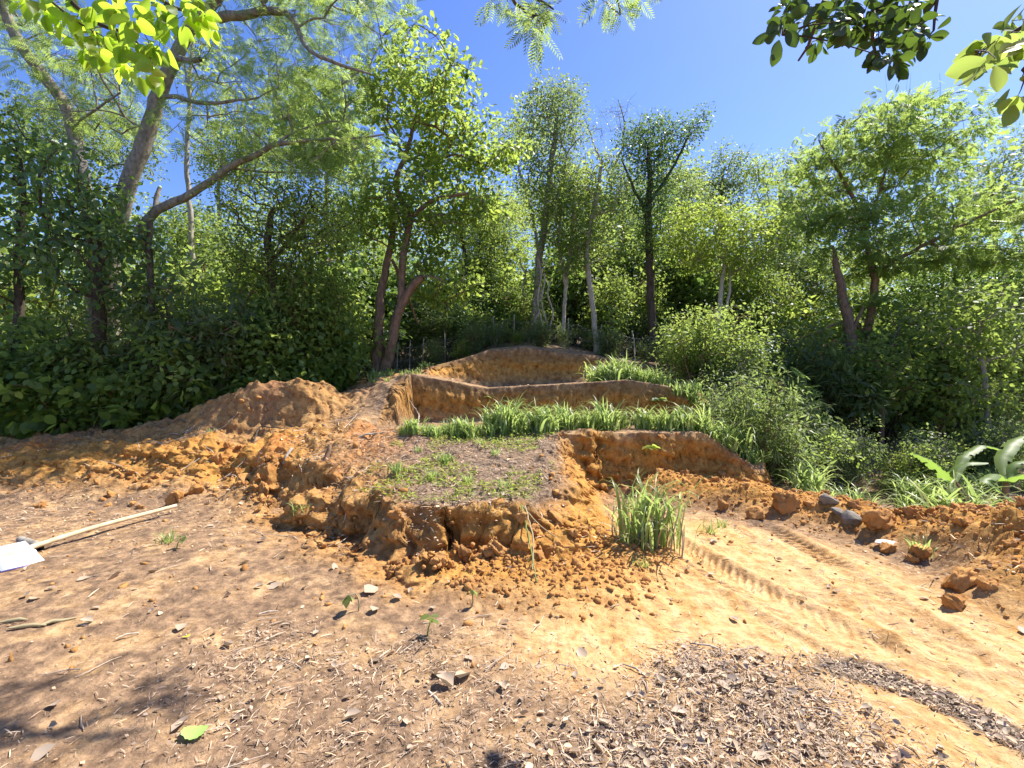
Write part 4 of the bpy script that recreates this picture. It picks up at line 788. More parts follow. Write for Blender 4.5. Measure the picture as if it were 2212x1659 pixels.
for i in range(5): tuft(3, onground(rr.uniform(2.9, 3.5), 8.75 + rr.uniform(-.1, .1)), 1, 'green grass hanging over the lip of the middle clay wall', 'grass on the lip of the middle wall')
for i, (px, py) in enumerate([(930, 1035), (1040, 962), (1070, 985), (905, 975), (985, 945), (1120, 960), (1010, 1040), (1090, 1060), (860, 1020), (960, 1000)]):
    tuft(rr.choice((3, 4, 4)), at(px, py), .8, 'small green grass tuft on the littered top of the hump', 'small tufts on the hump')
for i, (px, py) in enumerate([(645, 1110), (365, 1170), (1560, 1140), (1535, 1150), (1385, 1225), (455, 940), (1985, 1190)]):
    tuft(4, at(px, py), 1.0, ['little grass sprig at the foot of the clay lip', 'wispy green sprig on the bare earth below the bamboo pole', 'two-bladed grass sprout on the rubble behind the big tuft', 'lone grass sprout left of the rubble heap', 'low green weed on the path below the big tuft', 'grass sprig on the slope under the left mound', 'grass sprout on the right rubble ridge'][i], None)
for i in range(16):
    x, y = [(rr.uniform(3.9, 5.2), rr.uniform(5.6, 7.6)), (rr.uniform(5.2, 7), rr.uniform(5.6, 8)), (rr.uniform(4.7, 5.8), rr.uniform(4.2, 5.2))][i % 3]
    tuft(rr.choice((5, 5, 2)), onground(x, y), .8, 'long drooping grass tuft in the shaded gully beside the right rubble ridge', 'drooping grass in the right gully')
for i in range(14): tuft(rr.choice((5, 2)), onground(rr.uniform(6.3, 10.5), rr.uniform(7.0, 9.2)), .9, 'drooping green grass tuft on the bank below the banana plants', 'grass on the right bank')
for i in range(22):
    t = rr.random(); tuft(rr.choice((5, 0)), onground(-8.5 + 3.7 * t + rr.gauss(0, .1), 9.1 + .5 * t), 1, 'long grass tuft growing behind the crest of the left clay ridge', 'long grass behind the left ridge')
for i in range(16): tuft(rr.choice((3, 4)), onground(rr.uniform(-3.2, -1.9), rr.uniform(9, 11.3)), 1, 'small weedy grass tuft on the littered bank below the forked tree', 'weeds below the forked tree')

big = empty('grass_clump', at(1400, 1172), 'tall clump of broad-bladed grass standing alone on the pit floor', 'grass')
V, F = blades(125, .64, .13, 21, wid=.015, lean=.35, curl=2.3, hv=.5, ex=3.2); obj('blades', mesh('blades', V, F, L_GRASS, True), big)
V, F = blades(34, .42, .16, 22, wid=.010, lean=1.5, curl=2.0); obj('dead_blades', mesh('dead_blades', V, F, L_DRYG, True), big)
tb = Tubes(); r0 = np.random.default_rng(3)
for k in range(26):
    b = A([*r0.normal(0, .11, 2), -.05]); tb.add([b, b + A([*r0.normal(0, .02, 2), .16]), b + A([*r0.normal(0, .05, 2), .36])], [.008, .007, .005], 5, False)
obj('stems', tb.mesh('stems', M_TWIG), big)

# long wilted stalk lying down the hump's nose
st = empty('fallen_stalk', at(1160, 1255), 'long pale green grass stalk leaning down the front of the hump', 'grass')
for k, (pa, pm, pb) in enumerate([((1126, 1108), (1140, 1170), (1160, 1262)), ((1134, 1110), (1152, 1180), (1150, 1235)), ((1130, 1112), (1160, 1150), (1205, 1170))]):
    P = [at(*pa) + A([0, -.05, .07]), at(*pm) + A([0, -.12, .10]), at(*pb) + A([0, -.02, .02])]
    P, R = resample(P, [.009, .007, .004], .05, .004); tb = Tubes(); tb.add(P, R, 5); obj('stem', tb.mesh('stem', L_DRYG if k else L_GRASS, st.location), st)

# creeping green cover over the hump top
r0 = np.random.default_rng(12); n = 8000
gx = r0.uniform(-1.7, .75, n); gy = r0.uniform(4.6, 7.6, n); k = (fbm(gx * 1.4, gy * 1.4, 3, 201) + .2 * sstep(5.6, 7.4, gy) > .2) & (polysd(gx, gy, LIP) > .25); gx, gy = gx[k], gy[k]; n = len(gx)
P = np.stack([gx, gy, hfine(gx, gy) + .01 + .03 * r0.random(n)], 1)
V, F = leaves(P, r0.normal(0, 1, (n, 3)) * A([1, 1, .35]) + A([0, 0, .25]), A([0, 0, 1.]) + r0.normal(0, .5, (n, 3)), r0.uniform(.025, .07, n), NARROW)
tag(obj('ground_cover', mesh('ground_cover', V, F, L_YEL)), 'sparse creeping green weeds over the top of the hump', 'weeds', kind='stuff')

# ------------------------------------------------------------------ litter
def scatter(n, xr, yr, dens, seed):
    r = np.random.default_rng(seed); x = r.uniform(*xr, n); y = r.uniform(*yr, n)
    k = (r.random(n) < dens(x, y)) & (np.abs(x) < y * 1.16 + .3); return x[k], y[k]
def dA(x, y): return sstep(-.4, .35, .38 * fbm(x * 2.2, y * 2.2, 3, 9) + polysd(x, y, LITTER_A))
def dB_(x, y): return 1 - sstep(.05, .16, lined(x, y, LITTER_B)[0])
def dPath(x, y): return sstep(-.3, .3, polysd(x, y, PATH))
def dHump(x, y): return sstep(.0, .3, polysd(x, y, LIP)) * (x > -3.4) * (x < .9) * (y < 7.4)
def gen(x, y):
    f = np.clip(.35 + 1.1 * fbm(x * .8, y * .8, 3, 301), .03, 1)
    return np.clip(np.maximum(np.maximum(dA(x, y), dB_(x, y)), np.maximum(f * (1 - .8 * dPath(x, y)) * .55, .85 * dHump(x, y))), 0, 1)
def litter_mesh(x, y, smin, smax, tm, seed, tilt=.35, lift=.006, pw=3.4):
    r = np.random.default_rng(seed); n = len(x); P = np.stack([x, y, hfine(x, y) + lift * (1 + r.random(n))], 1); a = r.random(n) * 6.283
    D = np.stack([np.cos(a), np.sin(a), r.normal(0, .18, n)], 1); N = A([0, 0, 1.]) + r.normal(0, tilt, (n, 3))
    return leaves(P, D, N, smin + (smax - smin) * r.random(n) ** pw, tm)
STRAW = (A([[-.035, 0, 0], [.035, 0, 0], [.05, .5, .05], [.02, 1, 0], [-.02, 1, 0], [-.05, .5, .05]]), [A([[0, 1, 2, 5], [5, 2, 3, 4]])])
CURL = LV.copy(); CURL[[1, 3], 2] = .2; CURL[[4, 6], 2] = .22; CURL[7, 2] = .12; CURLT = (CURL, OVATE[1])
Vs, Fs, off = [], [], 0
for (n, xr, yr, s0, s1, tm, sd) in [(110000, (-4, 4), (1.45, 3.2), .008, .055, STRAW, 1), (100000, (-8, 6), (2.6, 7.6), .015, .10, STRAW, 2), (30000, (-4, 4), (1.45, 3.2), .006, .03, QUAD, 3),
                                    (34000, (-8, 6), (2.6, 8.5), .01, .05, QUAD, 4), (2600, (-4, 4), (1.45, 3.6), .02, .05, CURLT, 5), (3000, (-9, 6), (3, 11), .025, .08, CURLT, 6)]:
    x, y = scatter(n, xr, yr, gen, sd); V, F = litter_mesh(x, y, s0, s1, tm, sd + 20)
    Vs.append(V); Fs += [f + off for f in F]; off += len(V)
for (n, yr, s0, s1, tm, sd) in [(46000, (1.45, 2.9), .008, .06, STRAW, 11), (7000, (1.45, 2.9), .015, .05, CURLT, 12)]:
    x, y = scatter(n, (.0, 4.2), yr, lambda x, y: np.maximum(dA(x, y) ** 1.6, dB_(x, y)), sd); V, F = litter_mesh(x, y, s0, s1, tm, sd + 20, .5, .012)
    Vs.append(V); Fs += [f + off for f in F]; off += len(V)
tag(obj('leaf_litter', mesh('leaf_litter', np.concatenate(Vs), Fs, L_LITTER)), 'loose straw, chips and dry leaf litter on the earth', 'litter', kind='stuff')

# single dry leaves
r0 = np.random.default_rng(31)
def leafproto(s, curl, seed, mat, tm=CURLT):
    r = np.random.default_rng(seed); V = tm[0] * A([1, 1, curl]) * s; V = V + r.normal(0, .03 * s, V.shape); V[:, 2] -= V[:, 2].min()
    return mesh('dry_leaf', V - A([0, s * .5, 0]), tm[1], mat, True)
LP = [leafproto(.075, .9, 1, L_DRYP), leafproto(.06, 1.3, 2, L_DRY), leafproto(.09, .6, 3, L_DRYP), leafproto(.07, 1.6, 4, L_DRYP), leafproto(.05, .8, 5, L_DRY)]
def dleaf(p, k, label, group=None, sc=1.0, mat=None):
    o = obj('dry_leaf', LP[k], None, (p[0], p[1], p[2] + .008)); o.rotation_euler = (r0.normal(0, .25), r0.normal(0, .25), r0.random() * 6.28); o.scale = (sc,) * 3
    return tag(o, label, 'leaf', group)
for i in range(60):
    while True:
        x, y = r0.uniform(.2, 2.6), r0.uniform(1.75, 2.8)
        if dA(A([x]), A([y]))[0] > .4: break
    dleaf(onground(x, y), int(r0.integers(0, 5)), 'pale curled dry leaf lying in the litter patch at the lower right', 'dry leaves in the lower right litter', r0.uniform(.7, 1.15))
for i in range(52):
    y = r0.uniform(1.9, 5.6); x = r0.uniform(-1.05, .15) * y; p = onground(x, y)
    dleaf(p, int(r0.integers(0, 5)), 'small dry leaf lying on the brown earth of the left foreground', 'dry leaves on the left foreground', r0.uniform(.6, 1.1))
for i in range(30):
    x, y = r0.uniform(-2.6, .3), r0.uniform(4.7, 6.8); dleaf(onground(x, y), int(r0.integers(0, 5)), 'small dry leaf among the weeds on top of the hump', 'dry leaves on the hump', r0.uniform(.6, 1.1))
for i in range(22):
    x, y = r0.uniform(1.2, 4.2), r0.uniform(2.9, 5.2); dleaf(onground(x, y), int(r0.integers(0, 5)), 'dry leaf scattered on the sandy path or the right rubble', 'dry leaves on the path', r0.uniform(.6, 1.05))
for i in range(16):
    x, y = r0.uniform(1.2, 2.4), r0.uniform(1.9, 2.6)
    q = A(LITTER_B[:5]); t = r0.random() * 3.9; a = int(t); p = q[a] + (q[a + 1] - q[a]) * (t - a); dleaf(onground(*p), int(r0.integers(0, 5)), 'dry leaf caught in the dark strip of debris at the lower right', 'dry leaves in the dark strip', .8)
dleaf(at(960, 1485), 3, 'large curled pale leaf in the group of three lying at centre foreground', None, 1.7)
dleaf(at(1000, 1468), 0, 'flat tan leaf touching a curled one at centre foreground', None, 1.6)
dleaf(at(945, 1462), 2, 'dark-edged dry leaf behind the large curled one at centre foreground', None, 1.0)
dleaf(at(800, 1278), 2, 'big pale flat leaf below the clay lip, beside a wilted seedling', None, 1.7)
dleaf(at(808, 1322), 0, 'cream dry leaf just in front of the wilted seedling', None, 1.4)
dleaf(at(660, 1188), 2, 'whitish leaf under the clay lip left of the dark hollow', None, 1.6)
dleaf(at(250, 1248), 0, 'whitish curled leaf on the earth below the bamboo pole', None, 1.4)
dleaf(at(330, 1240), 1, 'small cream leaf near the end of the open book', None, 1.3)
L_FRESH = leafmat("leaf_fresh", (.30, .52, .10), (.36, .58, .14), (.4, .6, .1), .2, .5, .4)
L_YELLOW = leafmat("leaf_yellowed", (.65, .55, .03), (.75, .62, .05), (.6, .5, .05), .2, .5, .4)
a = np.linspace(0, 2 * math.pi, 37)[:-1]; rad = .055 * (1 + .05 * np.sign(np.sin(a * 14))) * (1 - .12 * np.cos(a)); ring = np.stack([rad * np.cos(a) * 1.25, rad * np.sin(a) * .95, .008 + .01 * np.cos(2 * a)], 1) * A([.78, .78, 1])
V = np.concatenate([[[0, 0, .004]], ring]); F = A([[0, i + 1, (i + 1) % 36 + 1] for i in range(36)])
p = at(424, 1590); gl = obj('fallen_leaf', mesh('fallen_leaf', V, [F], L_FRESH), None, tuple(p + A([0, 0, .018]))); gl.rotation_euler = (.04, .03, .2); tag(gl, 'round pale green toothed leaf lying flat in the left foreground', 'leaf')
p = at(403, 1382); yl = obj('fallen_leaf', mesh('fallen_leaf', V * .42, [F], L_YELLOW), None, tuple(p + A([0, 0, .018]))); yl.rotation_euler = (-.15, .1, 1); tag(yl, 'small bright yellow leaf on the brown earth', 'leaf')

# seedlings
def seedling(p, label, lv, stemP, ls, mat, bent=False):
    o = empty('seedling', p, label, 'plant'); tb = Tubes(); P, R = resample([A(q) for q in stemP], np.linspace(.006, .003, len(stemP)), .03, .003); tb.add(P, R, 5); obj('stem', tb.mesh('stem', L_GRASS if not bent else L_DRYG), o)
    r = np.random.default_rng(len(label)); n = lv; tip = P[-1]
    az = np.arange(n) * 2.3 + r.random(n); D = np.stack([np.cos(az), np.sin(az), np.full(n, -.15 if not bent else -1.)], 1)
    V, F = leaves(np.repeat(tip[None], n, 0) + r.normal(0, .01, (n, 3)), D, A([0, 0, 1.]) + r.normal(0, .3, (n, 3)), ls * r.uniform(.7, 1.2, n), OVATE); obj('leaves', mesh('leaves', V, F, mat), o); return o
seedling(at(925, 1375), 'small green seedling with a few leaves standing in the centre foreground', 6, [(0, 0, -.02), (.005, 0, .06), (.015, 0, .115)], .06, L_MID)
seedling(at(775, 1322), 'wilted grey-green seedling with a drooping head below the clay lip', 5, [(0, 0, -.02), (0, 0, .12), (-.03, -.02, .15), (-.06, -.03, .12)], .08, L_GREY, True)
seedling(at(1020, 1312), 'thin wilted seedling beside the crumbly apron of the hump', 4, [(0, 0, -.02), (.01, 0, .1), (.0, -.02, .13)], .06, L_GREY, True)
seedling(at(380, 1185), 'low green sprout with reddish stem below the bamboo pole', 9, [(0, 0, -.02), (.02, 0, .05), (.05, 0, .1)], .06, L_GREY)
seedling(at(1395, 985), 'small fern-like sprig growing out of the pit wall', 9, [(0, 0, -.1), (-.02, -.1, .0), (.02, -.22, .05)], .16, L_YEL)
seedling(at(1055, 862), 'tiny grey-green weed rooted in a crack of the middle clay wall', 7, [(0, .05, 0), (0, -.06, .02)], .1, L_GREY)
seedling(at(1420, 870), 'bushy weed hanging from the right part of the middle clay wall', 16, [(0, .05, 0), (0, -.1, .03)], .18, L_MID)

# twigs and sticks
def stick(name, pts, R, mat, label, cat, group=None, k=6, wob=.006):
    P, R2_ = resample([A(q) for q in pts], R, .05, wob); tb = Tubes(); tb.add(P, R2_, k); b = P[0].copy()
    return tag(obj(name, tb.mesh(name, mat, b), None, tuple(b)), label, cat, group)
r1 = np.random.default_rng(77)
def twig_at(x, y, L, label, group, th=.004):
    a = r1.random() * 3.14; p = A([[x, y], [x + L * .5 * math.cos(a), y + L * .5 * math.sin(a)], [x + L * math.cos(a + .15), y + L * math.sin(a + .15)]]); z = hfine(p[:, 0], p[:, 1]) + th + .004
    stick('twig', np.column_stack([p, z + A([0, .01, 0])]), [th, th * .85, th * .5], M_TWIG, label, 'twig', group, 6, .004)
for i in range(34):
    while True:
        x, y = r1.uniform(.2, 2.6), r1.uniform(1.75, 2.8)
        if dA(A([x]), A([y]))[0] > .4: break
    twig_at(x, y, r1.uniform(.1, .28), 'dry pale twig in the litter patch at the lower right', 'twigs in the lower right litter', .0035)
for i in range(26):
    y = r1.uniform(1.9, 4.5); twig_at(r1.uniform(-1, .1) * y, y, r1.uniform(.08, .25), 'thin dry twig on the brown earth of the left foreground', 'twigs on the left foreground', .003)
for i in range(40):
    twig_at(r1.uniform(-2.8, .5), r1.uniform(4.6, 7.2), r1.uniform(.12, .45), 'dry root or twig lying across the hump', 'twigs on the hump', .005)
for i in range(26):
    twig_at(r1.uniform(-6.2, -2.6), r1.uniform(6.5, 8.1), r1.uniform(.2, .6), 'dead twig on the churned slope below the left mound', 'twigs on the left slope', .007)
g = lambda px, py, dz=.02: at(px, py) + A([0, 0, dz])
stick('dead_branch', [g(612, 1008, .03), g(622, 992, .05), g(632, 976, .05)], [.02, .026, .018], B_PALE, 'short bleached branch piece lying on the clods of the left slope', 'branch')
stick('root_stump', [at(700, 1000) + A([0, 0, -.05]), at(705, 995) + A([.02, 0, .08]), at(705, 995) + A([.05, .02, .19])], [.05, .035, .015], B_BROWN, 'broken brown root standing up at the back of the left slope', 'root')
stick('dead_branch', [g(765, 950), g(800, 945, .05), g(855, 935, .03)], [.012, .014, .008], B_PALE, 'long bent dead branch at the back of the hump, below the terrace grass', 'branch')
stick('dead_branch', [g(535, 1000), g(560, 930, .05), g(640, 935, .04)], [.012, .012, .006], B_DARK, 'dark fallen branch across the slope below the left mound', 'branch')
stick('dead_branch', [g(885, 870, .02), g(905, 905, .05), g(900, 960, .03)], [.014, .012, .006], B_PALE, 'tangled pale roots poking from the left corner of the middle wall', 'root')
stick('rotten_log', [g(45, 1172, .03), g(85, 1192, .035)], [.04, .038], B_GREY, 'short mossy rotten log beside the bamboo pole', 'log', None, 8)
for i, (a_, b_, lb) in enumerate([((1555, 1408), (1490, 1395), 'slim twig at the upper edge of the lower right litter'), ((1395, 1465), (1345, 1440), 'dark twig left of the lower right litter patch'), ((925, 1498), (955, 1530), 'thin straight stick just right of the curled leaves'), ((560, 1330), (600, 1325), 'forked twig on the left foreground'), ((250, 1385), (300, 1372), 'split strip of bark on the left foreground')]):
    stick('stick', [g(*a_, .012), g((a_[0] + b_[0]) / 2, (a_[1] + b_[1]) / 2, .018), g(*b_, .012)], [.006, .006, .004], M_TWIG, lb, 'stick')
for i, (a_, b_) in enumerate([((0, 1350), (60, 1345)), ((20, 1362), (100, 1356)), ((85, 1358), (165, 1340))]):
    stick('palm_husk', [g(*a_, .015), g((a_[0] + b_[0]) / 2, (a_[1] + b_[1]) / 2, .03), g(*b_, .015)], [.006, .016, .004], L_DRYG, ['pale palm husk strip cut by the left edge', 'dark-sided husk strip, middle of the three at the left edge', 'longest pale husk strip, rightmost of the three at the left edge'][i], 'husk')

# bamboo pole on the open book
pa, pb = at(10, 1216), at(380, 1106)
pole = empty('bamboo_pole', pa, 'long pale bamboo pole lying across the open book', 'pole'); pdv = (pb - pa) / np.linalg.norm(pb - pa); a0 = pa - pdv * .25 + A([0, 0, .055]); b0 = pb + A([0, 0, .075]); q = np.linspace(0, 1, 60)
P = a0 + (b0 - a0) * q[:, None] + A([0, 0, .02]) * np.sin(q * math.pi)[:, None] - A([0, 0, .012]) * np.sin(q * 9)[:, None] * .3
R = .026 - .003 * q + .0028 * np.exp(-(((q * 7) % 1 - .5) / .035) ** 2); tb = Tubes(); tb.add(P, R, 10); obj('shaft', tb.mesh('shaft', M_POLE, pa), pole)
m, n_, l_, b_ = newmat("paper"); b_.inputs['Base Color'].default_value = (.78, .78, .80, 1); b_.inputs['Roughness'].default_value = .6; M_PAPER = m
gq = n_.new("ShaderNodeTexCoord"); wv = n_.new("ShaderNodeTexNoise"); wv.inputs['Scale'].default_value = 22; mpq = n_.new("ShaderNodeMapping"); mpq.inputs['Scale'].default_value = (1, 5, 1); l_.new(gq.outputs['Object'], mpq.inputs[0]); l_.new(mpq.outputs[0], wv.inputs['Vector'])
rq = ramp(n_, [(.33, (.52, .53, .58)), (.40, (.80, .80, .82))]); l_.new(wv.outputs[0], rq.inputs[0]); l_.new(rq.outputs[0], b_.inputs['Base Color'])
m, n_, l_, b_ = newmat("cover_purple"); b_.inputs['Base Color'].default_value = (.16, .10, .32, 1); b_.inputs['Roughness'].default_value = .4; M_COVER = m
bc = onground(pa[0] + .02, pa[1] + .06); bk = empty('open_book', (bc[0], bc[1], bc[2] + .03), 'open white book with a purple cover under the end of the bamboo pole', 'book')
bk.rotation_euler = (math.radians(2), math.radians(3), math.atan2(-pdv[0], pdv[1]) - .35)
def page(side):
    nx = 8; xs = np.linspace(.004, .36, nx); zs = .016 * np.exp(-((xs - .05) / .07) ** 2) + .008; V = []
    for xx, zz in zip(xs, zs): V += [[side * xx, -.135, zz], [side * xx, .135, zz], [side * xx, .135, .0015], [side * xx, -.135, .0015]]
    F = []
    for i in range(nx - 1):
        for k in range(4): F.append([i * 4 + k, i * 4 + (k + 1) % 4, i * 4 + 4 + (k + 1) % 4, i * 4 + 4 + k])
    F += [[0, 1, 2, 3], [nx * 4 - 4, nx * 4 - 3, nx * 4 - 2, nx * 4 - 1]]
    return mesh('page', A(V), [A(F)], M_PAPER)
obj('page', page(-1), bk); obj('page', page(1), bk)
cv = A([[sx * .37, sy * .14, z] for z in (-.004, 0) for sx, sy in ((-1, -1), (1, -1), (1, 1), (-1, 1))])
obj('cover', mesh('cover', cv, [A([[0, 3, 2, 1], [4, 5, 6, 7], [0, 1, 5, 4], [1, 2, 6, 5], [2, 3, 7, 6], [3, 0, 4, 7]])], M_COVER), bk)

# ------------------------------------------------------------------ clods, stones
def rock_mesh(name, seed, sub, mat, chip=15, rough=.22, flat=.75):
    bm = bmesh.new(); bmesh.ops.create_icosphere(bm, subdivisions=sub, radius=1); V = A([v.co[:] for v in bm.verts]); F = A([[v.index for v in f.verts] for f in bm.faces]); bm.free()
    r = np.random.default_rng(seed)
    for _ in range(chip):
        nn = norm(r.normal(0, 1, 3)); dd = r.uniform(.5, .85); s = V @ nn; V = V - np.outer(np.maximum(0, s - dd), nn)
    q = V * 2.8 + r.uniform(0, 50, 3)
    V = V * (1 + rough * (fbm(q[:, 0] + q[:, 2], q[:, 1] - q[:, 2] * .7, 5, seed, .65) * 1.7))[:, None]
    return mesh(name, V * A([1, .85, flat]), [F], mat, sub < 2 and False)
CM = [rock_mesh('clay_clod', 10 + i, 4, M_CLOD, 12, .3, .85) for i in range(6)]
def clod(p, s, label, group=None):
    o = obj('clay_clod', CM[int(r1.integers(0, 6))], None, (p[0], p[1], p[2] + s * .12)); o.scale = (s * r1.uniform(.8, 1.2), s * r1.uniform(.8, 1.2), s * r1.uniform(.8, 1.1)); o.rotation_euler = tuple(r1.uniform(0, 6.28, 3) * A([.1, .1, 1])); return tag(o, label, 'clod', group)
for i in range(80):
    t = r1.uniform(.45, 1) * (len(PILE) - 1.001); a_ = int(t); p = A(PILE[a_]) + (A(PILE[a_ + 1]) - A(PILE[a_])) * (t - a_) + r1.normal(0, .28, 2)
    clod(onground(*p), r1.uniform(.025, .07), 'lump of orange clay in the rubble heap at the right edge', 'clods in the right rubble heap')
for i in range(46):
    t = r1.uniform(0, .45) * (len(PILE) - 1.001); a_ = int(t); p = A(PILE[a_]) + (A(PILE[a_ + 1]) - A(PILE[a_])) * (t - a_) + r1.normal(0, .26, 2)
    clod(onground(*p), r1.uniform(.03, .085), 'lump of orange clay fallen at the foot of the pit wall', 'clods below the pit wall')
for i in range(40):
    p = (r1.uniform(-.5, 1.0), r1.uniform(3.2, 4.1)); clod(onground(*p), r1.uniform(.012, .03), 'small crumb of orange clay at the toe of the hump', 'small clods at the toe of the hump')
for i in range(30):
    p = (r1.uniform(-6.5, -2.2), r1.uniform(5.9, 7.8)); clod(onground(*p), r1.uniform(.03, .09), 'rough orange clod on the churned slope at the left', 'clods on the left slope')
LQ = LIP[3:12]
for i in range(70):
    t = r1.uniform(0, len(LQ) - 1.01); a_ = int(t); p = A(LQ[a_]) + (A(LQ[a_ + 1]) - A(LQ[a_])) * (t - a_) + A([r1.normal(0, .10), r1.normal(-.06, .12)])
    clod(onground(*p), r1.uniform(.03, .085), 'rough clay chunk broken from the crumbling lip of the hump', 'chunks along the lip of the hump')
for px, py, s, lb in [(2070, 1268, .125, 'biggest orange clay boulder on the right rubble heap'), (2062, 1312, .085, 'orange clay boulder right in front of the biggest one on the rubble heap'), (2130, 1275, .07, 'round dark clay lump to the right of the biggest boulder'),
                      (1990, 1205, .1, 'flat-topped clay slab on the upper face of the right rubble heap'), (1895, 1140, .17, 'peaked orange clay block at the notch of the rubble ridge'), (1700, 1100, .15, 'large clay block on the ridge of rubble below the pit wall'), (1635, 1120, .11, 'dark-sided clay block at the front of the rubble below the pit wall'), (1560, 1100, .09, 'clay block in the middle of the rubble below the pit wall'), (1915, 1190, .07, 'clay block just behind the pale flat stone'),
                      (525, 1045, .16, 'upright orange clay stack standing first in the row along the lip'), (570, 1065, .13, 'second clay stack along the lip, beside the upright one'), (380, 1085, .14, 'orange clay block near the end of the bamboo pole'), (420, 1065, .10, 'crumbly clod behind the block near the pole end'), (470, 1000, .12, 'reddish clod at the left start of the clay lip'), (1070, 1195, .10, 'clay block fallen in front of the hump nose'), (680, 1398, .018, 'little round clay nodule alone in the foreground')]:
    clod(at(px, py) + A([0, 0, s * .25]), s, lb)
ps = obj('flat_stone', rock_mesh('flat_stone', 61, 3, M_PALESTONE, 6, .08, .3), None, tuple(at(1913, 1176) + A([0, 0, .02]))); ps.scale = (.11, .08, .06); tag(ps, 'white flat stone on top of the right rubble heap', 'stone')
SM = [rock_mesh('grey_rock', 70 + i, 3, M_STONE, 8, .1) for i in range(3)]
for i, (px, py, s, lb) in enumerate([(1812, 1060, .17, 'tallest grey rock in the shaded gully beside the rubble'), (1835, 1125, .15, 'angular grey stone at the notch of the rubble ridge'), (1790, 1085, .12, 'grey rock half hidden behind the rubble ridge'), (1695, 985, .13, 'mottled pale rock under the grass at the right rim of the pit'), (1745, 1020, .14, 'dark rock between the grass rim and the gully'), (1808, 1108, .09, 'small grey stone against the angular one'), (1860, 1085, .1, 'rounded grey stone deepest in the gully')]):
    p = at(px, py); o = obj('grey_rock', SM[i % 3], None, tuple(p + A([0, 0, s * .1]))); o.scale = (s * .85, s * .85, s * .95); o.rotation_euler = (0, .2 * i, i * 1.3); tag(o, lb, 'rock')
# crumbs nobody could count
bm = bmesh.new(); bmesh.ops.create_icosphere(bm, subdivisions=1, radius=1); IV = A([v.co[:] for v in bm.verts]); IF = A([[v.index for v in f.verts] for f in bm.faces]); bm.free()
def crumbs(n, dens, xr, yr, s0, s1, seed):
    r = np.random.default_rng(seed); x, y = scatter(n, xr, yr, dens, seed); n = len(x); s = s0 + (s1 - s0) * r.random(n) ** 3
    B = IV[None] * (1 + r.normal(0, .28, (n, len(IV), 1))) * s[:, None, None] * r.uniform(.45, 1.4, (n, 1, 3)); P = np.stack([x, y, hfine(x, y) + s * .1], 1)
    return (P[:, None] + B).reshape(-1, 3), (IF[None] + (np.arange(n) * len(IV))[:, None, None]).reshape(-1, 3)
def dcr(x, y):
    dp, fp = lined(x, y, PILE); da, fa = lined(x, y, [(-.2, 3.95), (.5, 3.7), (1.0, 4.2)]); sd = polysd(x, y, LIP)
    return np.clip(np.maximum(np.maximum(1 - sstep(.3, .9, dp), 1 - sstep(.15, .65, da)), .14 * (1 - sstep(.1, .6, np.abs(sd))) * (y < 7.2)) + .015 + .14 * (x < -2.6) * (y > 6.3) * (y < 8.3), 0, 1)
Vs, Fs, off = [], [], 0
for a_ in [(30000, dcr, (-3, 5.5), (2.6, 7), .003, .026, 5), (14000, dcr, (-8, 1.5), (3.6, 8.4), .004, .04, 6)]:
    V, F = crumbs(*a_); Vs.append(V); Fs.append(F + off); off += len(V)
tag(obj('soil_crumbs', mesh('soil_crumbs', np.concatenate(Vs), Fs, M_CLOD)), 'loose crumbs of orange clay', 'soil', kind='stuff')

# ------------------------------------------------------------------ fence
FPx = [(600, 10.3), (665, 10.7), (720, 11.2), (775, 11.9), (857, 12.3), (884, 12.5), (912, 12.8), (962, 13.0), (1018, 13.1), (1068, 13.2), (1110, 13.2), (1160, 13.2), (1228, 13.2), (1300, 13.2), (1372, 13.0), (1446, 12.8), (1520, 12.5), (1575, 12.2)]
fp = A([((p - 1106) / FP * d, d) for p, d in FPx]); fz = H(fp[:, 0], fp[:, 1]); FH = .75
fen = empty('chain_link_fence', (fp[0, 0], fp[0, 1], fz[0]), 'sagging chain-link fence on thin posts along the edge of the wood', 'fence'); fo = A(fen.location[:])
rf = np.random.default_rng(8)
for (x, y), z in zip(fp, fz):
    tb = Tubes(); t = rf.normal(0, .04, 2); tb.add([[x, y, z - .2], [x + t[0] * .5, y, z + .6], [x + t[0], y + t[1], z + FH + .12]], [.022, .02, .018], 6); obj('post', tb.mesh('post', B_GREY, fo), fen)
tb = Tubes(); seg = np.linalg.norm(np.diff(fp, axis=0), axis=1); cs = np.concatenate([[0], np.cumsum(seg)])
def fpt(s, h): return A([np.interp(s, cs, fp[:, 0]), np.interp(s, cs, fp[:, 1]) - .03 - .05 * math.sin(s * 2.1) * h, np.interp(s, cs, fz) + h * (FH - .12 * abs(math.sin(s * 3.1)))])
s = -FH
while s < cs[-1]:
    for sg in (0, 1):
        P = []
        for hh in np.linspace(0.02, 1, 5):
            q = s + hh * FH if sg == 0 else s + FH - hh * FH
            if 0 <= q <= cs[-1]: P.append(fpt(q, hh))
        if len(P) > 1: tb.add(P, .0014, 3, False)
    s += .09
for hh in (.02, .5, 1): tb.add([fpt(q, hh) for q in np.linspace(0, cs[-1], 80)], .004, 4, False)
m, n_, l_, b_ = newmat("wire"); b_.inputs['Base Color'].default_value = (.22, .2, .18, 1); b_.inputs['Roughness'].default_value = .5; b_.inputs['Metallic'].default_value = .3
obj('wire_mesh', tb.mesh('wire_mesh', m, fo, False), fen)

